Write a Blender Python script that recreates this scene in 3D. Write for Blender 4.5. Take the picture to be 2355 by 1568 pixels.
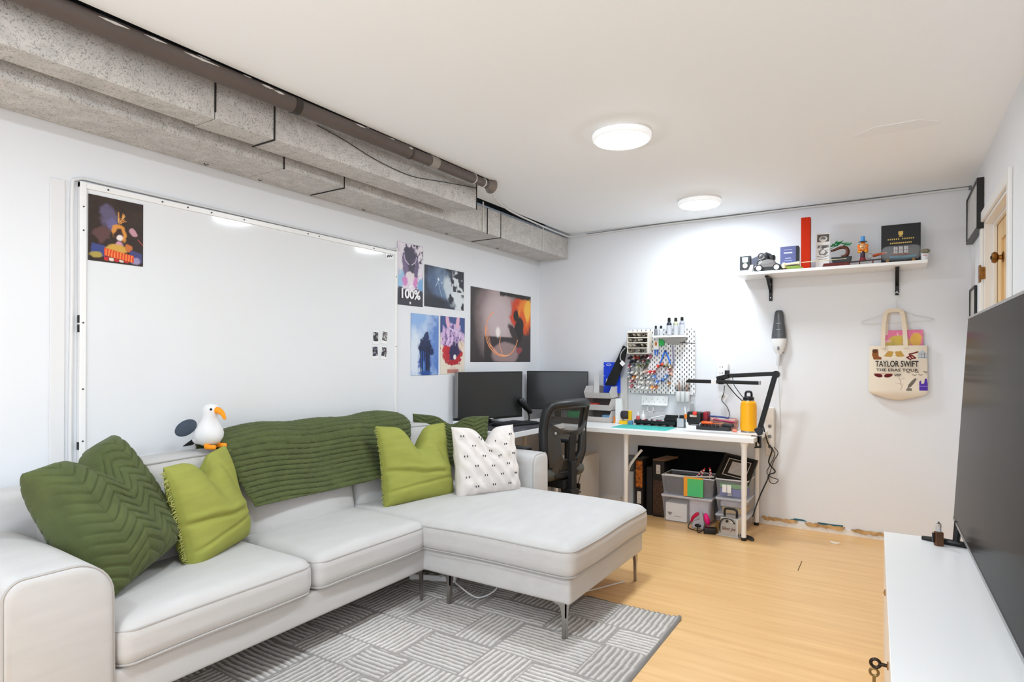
import bpy, bmesh, math, random
import numpy as np
from mathutils import Vector, Matrix, Euler
random.seed(7); RNG = np.random.default_rng(7)
for o in list(bpy.data.objects): bpy.data.objects.remove(o)
SC = bpy.context.scene; COL = SC.collection
PI = math.pi

# ---------------------------------------------------------------- camera
cam = bpy.data.cameras.new('camera'); camo = bpy.data.objects.new('camera', cam); COL.objects.link(camo)
cam.sensor_fit = 'HORIZONTAL'; cam.sensor_width = 36.0; cam.lens = 36.0 * 1379.7 / 2355; cam.shift_y = 43.9 / 2355; cam.clip_start = .05
camo.matrix_world = Matrix.Translation((0, 0, 1.29)) @ Matrix.Rotation(.56241, 4, 'Z') @ Matrix.Rotation(PI / 2, 4, 'X') @ Matrix.Rotation(.0042, 4, 'Z')
SC.camera = camo
# ---------------------------------------------------------------- world, exposure
w = bpy.data.worlds.new('world'); SC.world = w; w.use_nodes = True
w.node_tree.nodes['Background'].inputs[0].default_value = (.80, .90, 1, 1); w.node_tree.nodes['Background'].inputs[1].default_value = 3.6   # overcast fill daylight, enters by the added window behind the camera
vs = SC.view_settings; vs.view_transform = 'Standard'; vs.look = 'None'; vs.gamma = 1; vs.use_curve_mapping = False; vs.exposure = 0.07
LAMP_STRENGTH = 106.0
SC.cycles.diffuse_bounces = 8; SC.cycles.max_bounces = 10; SC.cycles.caustics_reflective = False; SC.cycles.caustics_refractive = False; SC.cycles.transparent_max_bounces = 16
# room: x -2.91 (left wall) .. .463 (right wall), y -1.5 .. 5.111 (back wall), z 0 .. 2.484
XL, XR, YF, YB, ZC = -2.91, .463, -1.5, 5.111, 2.484

# ---------------------------------------------------------------- materials
def lin(c):
    return tuple(((v / 255) / 12.92 if v <= 10 else ((v / 255 + .055) / 1.055) ** 2.4) for v in c[:3])
MATS = {}
def mat(name, col, rough=.5, metal=0, var=0, vscale=8, vstretch=None, bump=0, bscale=120, bdist=.002, trans=0, alpha=1, emis=0, coat=0, spec=.5, sheen=0, ior=1.45, col2=None):
    if name in MATS: return MATS[name]
    m = bpy.data.materials.new(name); m.use_nodes = True; nt = m.node_tree; N = nt.nodes; L = nt.links
    b = N['Principled BSDF']; c = lin(col)
    b.inputs['Base Color'].default_value = (*c, 1); b.inputs['Roughness'].default_value = rough; b.inputs['Metallic'].default_value = metal
    b.inputs['Transmission Weight'].default_value = trans; b.inputs['Alpha'].default_value = alpha; b.inputs['Coat Weight'].default_value = coat
    b.inputs['Specular IOR Level'].default_value = spec; b.inputs['IOR'].default_value = ior
    if sheen: b.inputs['Sheen Weight'].default_value = sheen; b.inputs['Sheen Roughness'].default_value = .4
    if emis: b.inputs['Emission Color'].default_value = (*c, 1); b.inputs['Emission Strength'].default_value = emis
    if var or bump:
        tc = N.new('ShaderNodeTexCoord'); mp = N.new('ShaderNodeMapping'); L.new(tc.outputs['Object'], mp.inputs[0])
        if vstretch: mp.inputs['Scale'].default_value = vstretch
    if var:
        nz = N.new('ShaderNodeTexNoise'); nz.inputs['Scale'].default_value = vscale; nz.inputs['Detail'].default_value = 6; L.new(mp.outputs[0], nz.inputs[0])
        cr = N.new('ShaderNodeValToRGB'); L.new(nz.outputs['Fac'], cr.inputs[0])
        d = lin(col2) if col2 else tuple(v * (1 - var) for v in c); e = c if col2 else tuple(min(1, v * (1 + var * .6)) for v in c)
        cr.color_ramp.elements[0].position = .3; cr.color_ramp.elements[1].position = .7
        cr.color_ramp.elements[0].color = (*d, 1); cr.color_ramp.elements[1].color = (*e, 1); L.new(cr.outputs[0], b.inputs['Base Color'])
    if bump:
        n2 = N.new('ShaderNodeTexNoise'); n2.inputs['Scale'].default_value = bscale; n2.inputs['Detail'].default_value = 4; L.new(mp.outputs[0], n2.inputs[0])
        bp = N.new('ShaderNodeBump'); bp.inputs['Strength'].default_value = bump; bp.inputs['Distance'].default_value = bdist
        L.new(n2.outputs['Fac'], bp.inputs['Height']); L.new(bp.outputs[0], b.inputs['Normal'])
    MATS[name] = m; return m
def vcmat(name, rough=.5, coat=0, bump=0):
    m = bpy.data.materials.new(name); m.use_nodes = True; N = m.node_tree.nodes; b = N['Principled BSDF']
    a = N.new('ShaderNodeVertexColor'); a.layer_name = 'print'; m.node_tree.links.new(a.outputs[0], b.inputs['Base Color'])
    b.inputs['Roughness'].default_value = rough; b.inputs['Coat Weight'].default_value = coat
    if bump:
        n2 = N.new('ShaderNodeTexNoise'); n2.inputs['Scale'].default_value = 700; bp = N.new('ShaderNodeBump'); bp.inputs['Strength'].default_value = bump; bp.inputs['Distance'].default_value = .002
        tc = N.new('ShaderNodeTexCoord'); m.node_tree.links.new(tc.outputs['Object'], n2.inputs[0])
        m.node_tree.links.new(n2.outputs[0], bp.inputs['Height']); m.node_tree.links.new(bp.outputs[0], b.inputs['Normal'])
    return m
PRINT = vcmat('printed_paper', .35); PRINTGLOSS = vcmat('printed_gloss', .22)

# ---------------------------------------------------------------- mesh builder
class MB:
    def __init__(s): s.v = []; s.f = []
    def add(s, vs, fs):
        n = len(s.v); s.v += [tuple(p) for p in vs]; s.f += [tuple(i + n for i in f) for f in fs]; return s
    def box(s, x0, y0, z0, x1, y1, z1):
        return s.add([(x0,y0,z0),(x1,y0,z0),(x1,y1,z0),(x0,y1,z0),(x0,y0,z1),(x1,y0,z1),(x1,y1,z1),(x0,y1,z1)],
                     [(3,2,1,0),(4,5,6,7),(0,1,5,4),(1,2,6,5),(2,3,7,6),(3,0,4,7)])
    def hexa(s, b, t):   # bottom quad, top quad (both counter-clockwise from above)
        return s.add(list(b) + list(t), [(3,2,1,0),(4,5,6,7),(0,1,5,4),(1,2,6,5),(2,3,7,6),(3,0,4,7)])
    def tube(s, pts, r, n=10, closed=False, caps=True, flat=1.0):
        P = [Vector(p) for p in pts]; m = len(P); R = r if isinstance(r, (list, tuple)) else [r] * m
        T = []
        for i in range(m):
            a = P[i - 1] if (i or closed) else P[i]; b = P[(i + 1) % m] if (i < m - 1 or closed) else P[i]
            T.append((b - a).normalized())
        up = Vector((0, 0, 1)) if abs(T[0].z) < .9 else Vector((1, 0, 0)); nrm = (up - T[0] * up.dot(T[0])).normalized()
        vs = []
        for i in range(m):
            nrm = (nrm - T[i] * nrm.dot(T[i])); nrm = nrm.normalized() if nrm.length > 1e-6 else T[i].orthogonal().normalized()
            bi = T[i].cross(nrm)
            for k in range(n):
                a = 2 * PI * k / n; vs.append(P[i] + (nrm * math.cos(a) + bi * math.sin(a) * flat) * R[i])
        fs = []
        for i in range(m if closed else m - 1):
            j = (i + 1) % m
            for k in range(n): fs.append((i * n + k, i * n + (k + 1) % n, j * n + (k + 1) % n, j * n + k))
        if caps and not closed: fs.append(tuple(range(n))[::-1]); fs.append(tuple((m - 1) * n + k for k in range(n)))
        return s.add(vs, fs)
    def cyl(s, p0, p1, r0, r1=None, n=20): return s.tube([p0, p1], [r0, r0 if r1 is None else r1], n)
    def lathe(s, prof, n=24, c=(0, 0, 0), M=None):
        vs = []; fs = []; m = len(prof)
        for (r, z) in prof:
            for k in range(n):
                a = 2 * PI * k / n; vs.append(Vector((r * math.cos(a), r * math.sin(a), z)))
        for i in range(m - 1):
            for k in range(n): fs.append((i * n + k, i * n + (k + 1) % n, (i + 1) * n + (k + 1) % n, (i + 1) * n + k))
        fs.append(tuple(range(n))[::-1]); fs.append(tuple((m - 1) * n + k for k in range(n)))
        vs = [(M @ v if M else v) + Vector(c) for v in vs]
        return s.add(vs, fs)
    def prism(s, poly, axis, a, b):   # polygon extruded along an axis; coordinates in cyclic order of the other two
        def pt(p, d): return (d, p[0], p[1]) if axis == 'x' else (p[0], d, p[1]) if axis == 'y' else (p[0], p[1], d)
        n = len(poly); vs = [pt(p, a) for p in poly] + [pt(p, b) for p in poly]
        fs = [tuple(range(n))[::-1], tuple(range(n, 2 * n))] + [(i, (i + 1) % n, n + (i + 1) % n, n + i) for i in range(n)]
        return s.add(vs, fs)
    def ball(s, c, r, n=16, m=10, M=None):
        rx, ry, rz = r if isinstance(r, (tuple, list)) else (r, r, r); vs = []; fs = []
        for i in range(m + 1):
            t = PI * i / m
            for k in range(n):
                a = 2 * PI * k / n; vs.append(Vector((rx * math.sin(t) * math.cos(a), ry * math.sin(t) * math.sin(a), -rz * math.cos(t))))
        for i in range(m):
            for k in range(n): fs.append((i * n + k, i * n + (k + 1) % n, (i + 1) * n + (k + 1) % n, (i + 1) * n + k))
        return s.add([(M @ v if M else v) + Vector(c) for v in vs], fs)
    def rbox(s, x0, y0, z0, x1, y1, z1, r=.03, n=10, puff=0, seg=4, fn=None):
        # rounded box: surface grid of a cube, corners rounded by r, top puffed; fn displaces each point
        c = np.array([(x0+x1)/2, (y0+y1)/2, (z0+z1)/2]); h = np.array([(x1-x0)/2, (y1-y0)/2, (z1-z0)/2])
        rr = min(r, h.min()); idx = {}; vs = []; fs = []
        def ticks(hh):
            a = [-hh + rr * (1 - math.cos(PI / 2 * i / seg)) for i in range(seg)]; inner = list(np.linspace(-hh + rr, hh - rr, n + 1)); return a + inner + [-q for q in a[::-1]]
        tk = [ticks(q) for q in h]
        def vert(p):
            key = tuple(round(q, 6) for q in p)
            if key in idx: return idx[key]
            q = np.clip(p, -(h - rr), h - rr); d = np.array(p) - q; l = np.linalg.norm(d)
            o = q + (d / l * rr if l > 1e-9 else 0)
            if puff:
                u, v = o[0] / h[0], o[1] / h[1]; o = o.copy(); o[2] += (puff * max(0, (1 - u ** 4)) * max(0, (1 - v ** 4))) * (o[2] / h[2])
            o = o + c
            if fn is not None: o = np.array(fn(o))
            idx[key] = len(vs); vs.append(tuple(o)); return idx[key]
        for ax in range(3):
            a, b = (ax + 1) % 3, (ax + 2) % 3
            for sg in (-1, 1):
                for i in range(len(tk[a]) - 1):
                    for j in range(len(tk[b]) - 1):
                        q = []
                        for (di, dj) in ((0, 0), (1, 0), (1, 1), (0, 1)):
                            p = [0, 0, 0]; p[ax] = sg * h[ax]; p[a] = tk[a][i + di]; p[b] = tk[b][j + dj]; q.append(vert(p))
                        fs.append(tuple(q) if sg > 0 else tuple(q[::-1]))
        return s.add(vs, fs)
    def xf(s, M, start=0):
        for i in range(start, len(s.v)): s.v[i] = tuple(M @ Vector(s.v[i]))
        return s
    def build(s, name, material, parent=None, smooth=False, bevel=0, local=False, label=None, angle=40, solid=0):
        me = bpy.data.meshes.new(name); me.from_pydata(s.v, [], s.f); me.update()
        if smooth:
            me.polygons.foreach_set('use_smooth', [True] * len(me.polygons)); me.set_sharp_from_angle(angle=math.radians(angle))
        me.materials.append(material); return link(name, me, parent, bevel, local, label, solid)
def link(name, me, parent=None, bevel=0, local=False, label=None, solid=0):
    o = bpy.data.objects.new(name, me); COL.objects.link(o)
    if parent is not None:
        o.parent = parent
        if not local: o.matrix_parent_inverse = wmat(parent).inverted()
    if solid: md = o.modifiers.new('thickness', 'SOLIDIFY'); md.thickness = solid; md.offset = 0
    if bevel: md = o.modifiers.new('bevel', 'BEVEL'); md.width = bevel; md.segments = 2; md.limit_method = 'ANGLE'; md.angle_limit = math.radians(50)
    if label: o['label'] = label
    return o
def wmat(o):
    if o.parent is None: return o.matrix_basis.copy()
    return wmat(o.parent) @ o.matrix_parent_inverse @ o.matrix_basis
def thing(name, label, cat, loc=(0, 0, 0), rotz=0, group=None, rot=None):
    o = bpy.data.objects.new(name, None); COL.objects.link(o); o.empty_display_size = .05
    o.location = loc; o.rotation_euler = rot if rot else (0, 0, rotz); o['label'] = label; o['category'] = cat
    if group: o['group'] = group
    return o
def tag(o, label, cat, group=None):
    o['label'] = label; o['category'] = cat
    if group: o['group'] = group
    return o
def struct(o): o['kind'] = 'structure'; return o
def dup(root, loc=None, rot=None, label=None):
    r = root.copy(); COL.objects.link(r)
    if loc is not None: r.location = loc
    if rot is not None: r.rotation_euler = rot
    if label: r['label'] = label
    for ch in list(root.children):
        c = ch.copy(); COL.objects.link(c); c.parent = r
        for g in list(ch.children):
            d = g.copy(); COL.objects.link(d); d.parent = c
    return r
def text(name, s, size, material, M, parent, width=None, ext=.0004, shear=0, bold=0):
    cu = bpy.data.curves.new(name, 'FONT'); cu.body = s; cu.size = size; cu.align_x = 'CENTER'; cu.align_y = 'CENTER'; cu.extrude = ext; cu.shear = shear; cu.offset = bold; cu.resolution_u = 3
    t = bpy.data.objects.new(name, cu); COL.objects.link(t); dg = bpy.context.evaluated_depsgraph_get()
    me = bpy.data.meshes.new_from_object(t.evaluated_get(dg)); bpy.data.objects.remove(t)
    xs = [v.co.x for v in me.vertices]
    if width and xs: k = width / (max(xs) - min(xs)); me.transform(Matrix.Diagonal((k, 1, 1, 1)))
    me.transform(M); me.materials.clear(); me.materials.append(material); return link(name, me, parent)
def curve_pts(pts, n=8):   # Catmull-Rom
    P = [Vector(p) for p in pts]; out = []
    for i in range(len(P) - 1):
        p0 = P[max(i - 1, 0)]; p1 = P[i]; p2 = P[i + 1]; p3 = P[min(i + 2, len(P) - 1)]
        for k in range(n):
            t = k / n; out.append(.5 * ((2 * p1) + (p2 - p0) * t + (2 * p0 - 5 * p1 + 4 * p2 - p3) * t * t + (3 * p1 - p0 - 3 * p2 + p3) * t ** 3))
    return out + [P[-1]]
BACKM = lambda x, y, z: Matrix.Translation((x, y, z)) @ Matrix.Rotation(PI / 2, 4, 'X')          # faces the camera from the back wall
LEFTM = lambda x, y, z: Matrix.Translation((x, y, z)) @ Matrix.Rotation(PI / 2, 4, 'Z') @ Matrix.Rotation(PI / 2, 4, 'X')   # faces +x

# ---------------------------------------------------------------- printed pictures (colour per vertex of a fine grid)
def vnoise(X, Y, f, seed):
    r = np.random.default_rng(seed); L = r.random((64, 64)); x = X * f; y = Y * f; i = np.floor(x).astype(int); j = np.floor(y).astype(int); a = x - i; b = y - j
    a = a * a * (3 - 2 * a); b = b * b * (3 - 2 * b); g = lambda p, q: L[p % 64, q % 64]
    return g(i, j) * (1 - a) * (1 - b) + g(i + 1, j) * a * (1 - b) + g(i, j + 1) * (1 - a) * b + g(i + 1, j + 1) * a * b
class Paint:
    def __init__(s, w, h, n=90):
        s.w, s.h = w, h; s.nx = n; s.ny = int(n * h / w); s.X, s.Y = np.meshgrid(np.linspace(0, 1, s.nx + 1), np.linspace(0, 1, s.ny + 1)); s.C = np.ones(s.X.shape + (3,)); s.asp = h / w
    def fill(s, c): s.C[:] = lin(c); return s
    def put(s, m, c): m = np.clip(m, 0, 1)[..., None]; s.C = s.C * (1 - m) + np.array(lin(c)) * m; return s
    def nz(s, f, seed): return .55 * vnoise(s.X, s.Y * s.asp, f, seed) + .3 * vnoise(s.X, s.Y * s.asp, f * 2.1, seed + 1) + .15 * vnoise(s.X, s.Y * s.asp, f * 4.3, seed + 2)
    def ell(s, cx, cy, rx, ry, c, rot=0, soft=.08, wob=0, seed=1, a=1):
        dx = s.X - cx; dy = s.Y - cy; ca, sa = math.cos(rot), math.sin(rot); u = (dx * ca + dy * sa) / rx; v = (-dx * sa + dy * ca) / ry
        d = np.sqrt(u * u + v * v)
        if wob: d = d + wob * (s.nz(9, seed) - .5) * 2
        return s.put(a * np.clip((1 - d) / max(soft, 1e-3) + .5, 0, 1), c)
    def poly(s, pts, c, a=1):
        ins = np.zeros(s.X.shape, bool); n = len(pts)
        for i in range(n):
            (x1, y1), (x2, y2) = pts[i], pts[(i + 1) % n]
            if y1 == y2: continue
            cr = ((y1 > s.Y) != (y2 > s.Y)) & (s.X < (x2 - x1) * (s.Y - y1) / (y2 - y1) + x1); ins ^= cr
        return s.put(ins * float(a), c)
    def line(s, pts, wd, c, a=1, taper=None):
        for i in range(len(pts) - 1):
            (x1, y1), (x2, y2) = pts[i], pts[i + 1]; dx, dy = x2 - x1, (y2 - y1) * s.asp; L = dx * dx + dy * dy + 1e-9
            t = np.clip(((s.X - x1) * dx + (s.Y - y1) * s.asp * dy) / L, 0, 1); d = np.hypot(s.X - x1 - t * dx, (s.Y - y1) * s.asp - t * dy)
            s.put(a * np.clip((wd - d) / (wd * .4) + .2, 0, 1), c)
        return s
    def mesh(s, name, place, parent=None, material=None, thick=0):
        nx, ny = s.nx, s.ny; U = (s.X.ravel() - .5) * s.w; V = s.Y.ravel() * s.h
        vs = [place(u, v) for u, v in zip(U, V)]; fs = [(j * (nx + 1) + i, j * (nx + 1) + i + 1, (j + 1) * (nx + 1) + i + 1, (j + 1) * (nx + 1) + i) for j in range(ny) for i in range(nx)]
        me = bpy.data.meshes.new(name); me.from_pydata(vs, [], fs); me.update(); at = me.color_attributes.new('print', 'FLOAT_COLOR', 'POINT')
        at.data.foreach_set('color', np.concatenate([s.C.reshape(-1, 3), np.ones((s.C.shape[0] * s.C.shape[1], 1))], 1).astype(np.float32).ravel())
        me.polygons.foreach_set('use_smooth', [True] * len(me.polygons)); me.materials.append(material or PRINT); return link(name, me, parent, solid=thick)
# ================================================================ the room
WALL = mat('wall_paint', (228, 230, 234), .6, var=.015, vscale=1.5, bump=.05, bscale=60)
CEILM = mat('ceiling_paint', (247, 251, 255), .75, bump=.06, bscale=90)
WHITE = mat('white_lacquer', (238, 238, 238), .32); TRIMW = mat('trim_white', (232, 230, 228), .4)
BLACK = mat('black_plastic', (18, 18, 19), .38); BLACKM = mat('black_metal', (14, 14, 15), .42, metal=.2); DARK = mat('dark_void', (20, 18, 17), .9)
STEEL = mat('brushed_steel', (176, 172, 168), .28, metal=1)
def floor_mat():
    m = bpy.data.materials.new('honey_wood_floor'); m.use_nodes = True; N = m.node_tree.nodes; L = m.node_tree.links; b = N['Principled BSDF']
    tc = N.new('ShaderNodeTexCoord')
    def noise(scale, st, det):
        mp = N.new('ShaderNodeMapping'); mp.inputs['Scale'].default_value = st; L.new(tc.outputs['Object'], mp.inputs[0])
        n = N.new('ShaderNodeTexNoise'); n.inputs['Scale'].default_value = scale; n.inputs['Detail'].default_value = det; L.new(mp.outputs[0], n.inputs[0]); return n
    n1 = noise(1.0, (1.6, 26, 1), 7); n2 = noise(1.0, (5, 190, 1), 5)
    mx = N.new('ShaderNodeMath'); mx.operation = 'ADD'; k = N.new('ShaderNodeMath'); k.operation = 'MULTIPLY'; k.inputs[1].default_value = .45
    L.new(n2.outputs['Fac'], k.inputs[0]); L.new(n1.outputs['Fac'], mx.inputs[0]); L.new(k.outputs[0], mx.inputs[1])
    cr = N.new('ShaderNodeValToRGB'); e = cr.color_ramp.elements; e[0].position = .35; e[0].color = (*lin((214, 166, 108)), 1); e[1].position = 1.0; e[1].color = (*lin((238, 196, 138)), 1)
    L.new(mx.outputs[0], cr.inputs[0]); L.new(cr.outputs[0], b.inputs['Base Color']); b.inputs['Roughness'].default_value = .3; b.inputs['Specular IOR Level'].default_value = .45
    bp = N.new('ShaderNodeBump'); bp.inputs['Strength'].default_value = .06; bp.inputs['Distance'].default_value = .002; L.new(n2.outputs['Fac'], bp.inputs['Height']); L.new(bp.outputs[0], b.inputs['Normal'])
    return m
struct(MB().box(XL - .1, YF - .1, -.08, XR + .6, YB + .1, 0).build('floor', floor_mat()))
struct(MB().box(XL - .1, YF, 0, XL, YB, 2.62).build('wall_left', WALL))
struct(MB().box(XL - .1, YB, 0, XR + .6, YB + .1, 2.62).build('wall_back', WALL))
WX0, WX1, WZ0, WZ1 = -1.9, .4, .3, 2.44
wf = MB(); wf.box(XL - .1, YF - .1, 0, WX0, YF, 2.62); wf.box(WX1, YF - .1, 0, XR + .6, YF, 2.62); wf.box(WX0, YF - .1, 0, WX1, YF, WZ0); wf.box(WX0, YF - .1, WZ1, WX1, YF, 2.62)
struct(wf.build('wall_front', WALL))
wn = struct(bpy.data.objects.new('fill_window_1', None)); COL.objects.link(wn); wn.location = ((WX0 + WX1) / 2, YF - .05, WZ0)  # added window out of view, lets in fill daylight
for q in ((WX0, WZ0, WX1, WZ0 + .05), (WX0, WZ1 - .05, WX1, WZ1), (WX0, WZ0, WX0 + .05, WZ1), (WX1 - .05, WZ0, WX1, WZ1), (-.775, WZ0, -.725, WZ1)): MB().box(q[0], YF - .08, q[1], q[2], YF - .03, q[3]).build('frame_bar', TRIMW, wn)
# right wall with the doorway y 3.53..4.45, z..2.11
wr = MB()
wr.box(XR, YF, 0, XR + .12, 3.53, 2.62); wr.box(XR, 4.45, 0, XR + .12, YB, 2.62); wr.box(XR, 3.53, 2.11, XR + .12, 4.45, 2.62)
wr.box(XR + .5, 3.2, 0, XR + .6, 4.8, 2.62)
struct(wr.build('wall_right', WALL))
# ceiling: the plasterboard stops short of the ducts
c = MB(); cz0, cz1 = ZC, ZC + .016
poly = [(-2.34, YF), (XR + .12, YF), (XR + .12, YB), (-2.575, YB), (-2.575, 3.36), (-2.25, 3.32)]
c.prism(poly, 'z', cz0, cz1); struct(c.build('ceiling', CEILM))
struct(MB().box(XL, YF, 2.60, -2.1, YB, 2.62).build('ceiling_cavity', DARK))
# patched spot on the ceiling
pt = MB(); pp = [(.02 + .17 * math.cos(a) * (1 + .25 * math.sin(3 * a)), 3.63 + .09 * math.sin(a) * (1 + .3 * math.cos(2 * a))) for a in [2 * PI * k / 28 for k in range(28)]]
pt.prism(pp, 'z', ZC - .0025, ZC + .004); struct(pt.build('ceiling_patch', mat('filler', (243, 246, 250), .75), smooth=False))
# torn strip along the foot of the back wall where the skirting board is missing
GLUE = mat('old_glue', (196, 158, 108), .85, var=.35, vscale=25, bump=.5, bscale=80)
bb = MB(); xs = np.linspace(-2.9, XR, 90); hs = .052 + .012 * vnoise(xs, xs * 0, 4, 3) - .012
for i in range(len(xs) - 1):
    a, b = xs[i], xs[i + 1]; h0, h1 = hs[i], hs[i + 1]
    bb.hexa([(a, YB - .012, 0), (b, YB - .012, 0), (b, YB, 0), (a, YB, 0)], [(a, YB - .009, h0), (b, YB - .009, h1), (b, YB, h1), (a, YB, h0)])
sb = struct(bb.build('baseboard_back', mat('raw_plaster', (226, 222, 216), .85, var=.12, vscale=30, bump=.4, bscale=90)))
for (a, b, z0, z1, sd) in ((-.86, -.60, .034, .058, 1), (-.55, -.28, .03, .056, 2), (-.24, .1, .028, .052, 3), (-2.05, -1.85, .03, .055, 4)):
    g = MB(); n = 16; xs = np.linspace(a, b, n); r = np.random.default_rng(sd); up = z1 + .012 * (r.random(n) - .5); lo = z0 + .014 * (r.random(n) - .5)
    lo[0] = up[0] - .003; lo[-1] = up[-1] - .003
    for i in range(n - 1): g.hexa([(xs[i], YB - .016, lo[i]), (xs[i+1], YB - .016, lo[i+1]), (xs[i+1], YB - .004, lo[i+1]), (xs[i], YB - .004, lo[i])], [(xs[i], YB - .0135, up[i]), (xs[i+1], YB - .0135, up[i+1]), (xs[i+1], YB - .004, up[i+1]), (xs[i], YB - .004, up[i])])
    g.build('glue_patch', GLUE, sb)
TEAL = mat('teal_paint', (32, 92, 104), .6)
for q in ([(-.655, .058), (-.62, .072), (-.56, .07), (-.535, .06)], [(-.47, .055), (-.46, .066), (-.36, .064), (-.292, .066), (-.295, .05)]):
    MB().prism(q, 'y', YB - .004, YB + .001).build('paint_scrap', TEAL, sb)
# door opening: jamb, casing, door
tr = MB()
tr.box(XR - .016, 4.45, 0, XR, 4.51, 2.17); tr.box(XR - .016, 3.47, 0, XR, 3.53, 2.17); tr.box(XR - .016, 3.53, 2.11, XR, 4.45, 2.17)
t1 = struct(tr.build('trim_1', TRIMW, bevel=.004))
jm = MB(); jm.box(XR, 4.435, 0, XR + .12, 4.45, 2.11); jm.box(XR, 3.53, 0, XR + .12, 3.545, 2.11); jm.box(XR, 3.545, 2.095, XR + .12, 4.435, 2.11)
jm.box(XR + .04, 4.42, 0, XR + .058, 4.435, 2.095); jm.box(XR + .04, 3.545, 0, XR + .058, 3.56, 2.095); jm.box(XR + .04, 3.56, 2.08, XR + .058, 4.42, 2.095)
jm.build('jamb', TRIMW, t1, bevel=.002)
BIRCH = mat('birch_door', (224, 190, 138), .45, var=.14, vscale=3, vstretch=(6, 6, .8), bump=.05, bscale=40)
dr = bpy.data.objects.new('door_1', None); COL.objects.link(dr); dr.location = (XR + .06, 4.0, 0); struct(dr)
dx = XR + .060
MB().box(dx + .012, 3.548, .01, dx + .045, 4.432, 2.093).build('slab', BIRCH, dr)
for (y0, y1, z0, z1) in ((3.548, 3.66, .01, 2.093), (4.31, 4.432, .01, 2.093), (3.66, 4.31, 1.98, 2.093), (3.66, 4.31, 1.02, 1.14), (3.66, 4.31, .01, .2), (3.96, 4.03, .2, 1.98)):
    MB().box(dx, y0, z0, dx + .013, y1, z1).build('rail', BIRCH, dr, bevel=.003)
BRASS = mat('aged_brass', (150, 104, 52), .3, metal=.9, var=.4, vscale=60)
kb = MB().lathe([(.030, 0), (.030, .005), (.014, .010), (.012, .022), (.024, .026), (.031, .034), (.031, .044), (.024, .052), (.0, .054)], 28, (dx, 4.205, 1.865), Matrix.Rotation(-PI / 2, 4, 'Y')).build('door_knob', BRASS, dr, smooth=True)
MB().cyl((dx - .052, 4.205, 1.865), (dx - .057, 4.205, 1.865), .010, n=16).build('key_cylinder', mat('dark_brass', (50, 36, 24), .4, metal=.7), kb)
sp = MB(); sp.box(XR - .022, 4.445, 1.76, XR - .014, 4.50, 1.86); sp.box(XR - .018, 4.4325, 1.775, XR + .006, 4.437, 1.845)
sp.build('strike_plate', BRASS, t1, bevel=.002)

# ceiling lamps (a row of round flat fittings)
LENS = mat('lamp_diffuser', (255, 255, 255), .5); nt = LENS.node_tree; bs = nt.nodes['Principled BSDF']
bs.inputs['Emission Color'].default_value = (.835, .93, 1, 1); bs.inputs['Emission Strength'].default_value = LAMP_STRENGTH
LENSIDE = mat('lamp_side_diffuser', (250, 250, 250), .5); bs = LENSIDE.node_tree.nodes['Principled BSDF']
bs.inputs['Emission Color'].default_value = (.835, .93, 1, 1); bs.inputs['Emission Strength'].default_value = LAMP_STRENGTH * .003
for i, (x, y, lab) in enumerate(((-1.195, 2.965, 'nearer and larger looking of the two round white flush ceiling lamps'), (-1.2, 4.50, 'round white flush ceiling lamp nearer the back wall, smaller looking of the two'),
                                 (-1.2, .95, 'round white flush ceiling lamp just above the top of the picture'), (-1.2, -.55, 'round white flush ceiling lamp behind the camera'))):
    t = thing('ceiling_lamp', lab, 'lamp', (x, y, ZC), group='ceiling lamps in a row')
    MB().lathe([(.0, -.012), (.150, -.012), (.155, -.010), (.156, 0), (.15, 0)], 48).build('mounting_ring', WHITE, t, smooth=True, local=True)
    MB().lathe([(.0, -.048), (.08, -.0475), (.130, -.0455), (.1405, -.0415)], 48).build('diffuser', LENS, t, smooth=True, local=True)
    MB().lathe([(.1405, -.0415), (.150, -.036), (.1525, -.028), (.1525, -.012)], 48).build('side_diffuser', LENSIDE, t, smooth=True, local=True)

# ================================================================ ducts and pipe
def duct_mat():
    m = bpy.data.materials.new('galvanised_sheet'); m.use_nodes = True; N = m.node_tree.nodes; L = m.node_tree.links; b = N['Principled BSDF']
    tc = N.new('ShaderNodeTexCoord'); n = N.new('ShaderNodeTexNoise'); n.inputs['Scale'].default_value = 9; n.inputs['Detail'].default_value = 3; n.inputs['Distortion'].default_value = 1.2; L.new(tc.outputs['Object'], n.inputs[0])
    n2 = N.new('ShaderNodeTexNoise'); n2.inputs['Scale'].default_value = 70; n2.inputs['Detail'].default_value = 2; n2.inputs['Distortion'].default_value = 2.5; L.new(tc.outputs['Object'], n2.inputs[0])
    cr = N.new('ShaderNodeValToRGB'); e = cr.color_ramp.elements; e[0].position = .34; e[0].color = (*lin((156, 152, 148)), 1); e[1].position = .47; e[1].color = (*lin((212, 208, 203)), 1)
    L.new(n2.outputs['Fac'], cr.inputs[0]); c2 = N.new('ShaderNodeValToRGB'); e = c2.color_ramp.elements; e[0].position = .3; e[0].color = (.72, .72, .72, 1); e[1].position = .7; e[1].color = (1, 1, 1, 1); L.new(n.outputs['Fac'], c2.inputs[0])
    mx = N.new('ShaderNodeMix'); mx.data_type = 'RGBA'; mx.blend_type = 'MULTIPLY'; mx.inputs[0].default_value = .8; L.new(cr.outputs[0], mx.inputs[6]); L.new(c2.outputs[0], mx.inputs[7]); L.new(mx.outputs[2], b.inputs['Base Color'])
    b.inputs['Metallic'].default_value = .2; b.inputs['Roughness'].default_value = .5
    bp = N.new('ShaderNodeBump'); bp.inputs['Strength'].default_value = .25; bp.inputs['Distance'].default_value = .003; L.new(n2.outputs['Fac'], bp.inputs['Height']); L.new(bp.outputs[0], b.inputs['Normal'])
    return m
GALV = duct_mat(); SEAM = mat('duct_seam', (38, 35, 33), .7)
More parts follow.
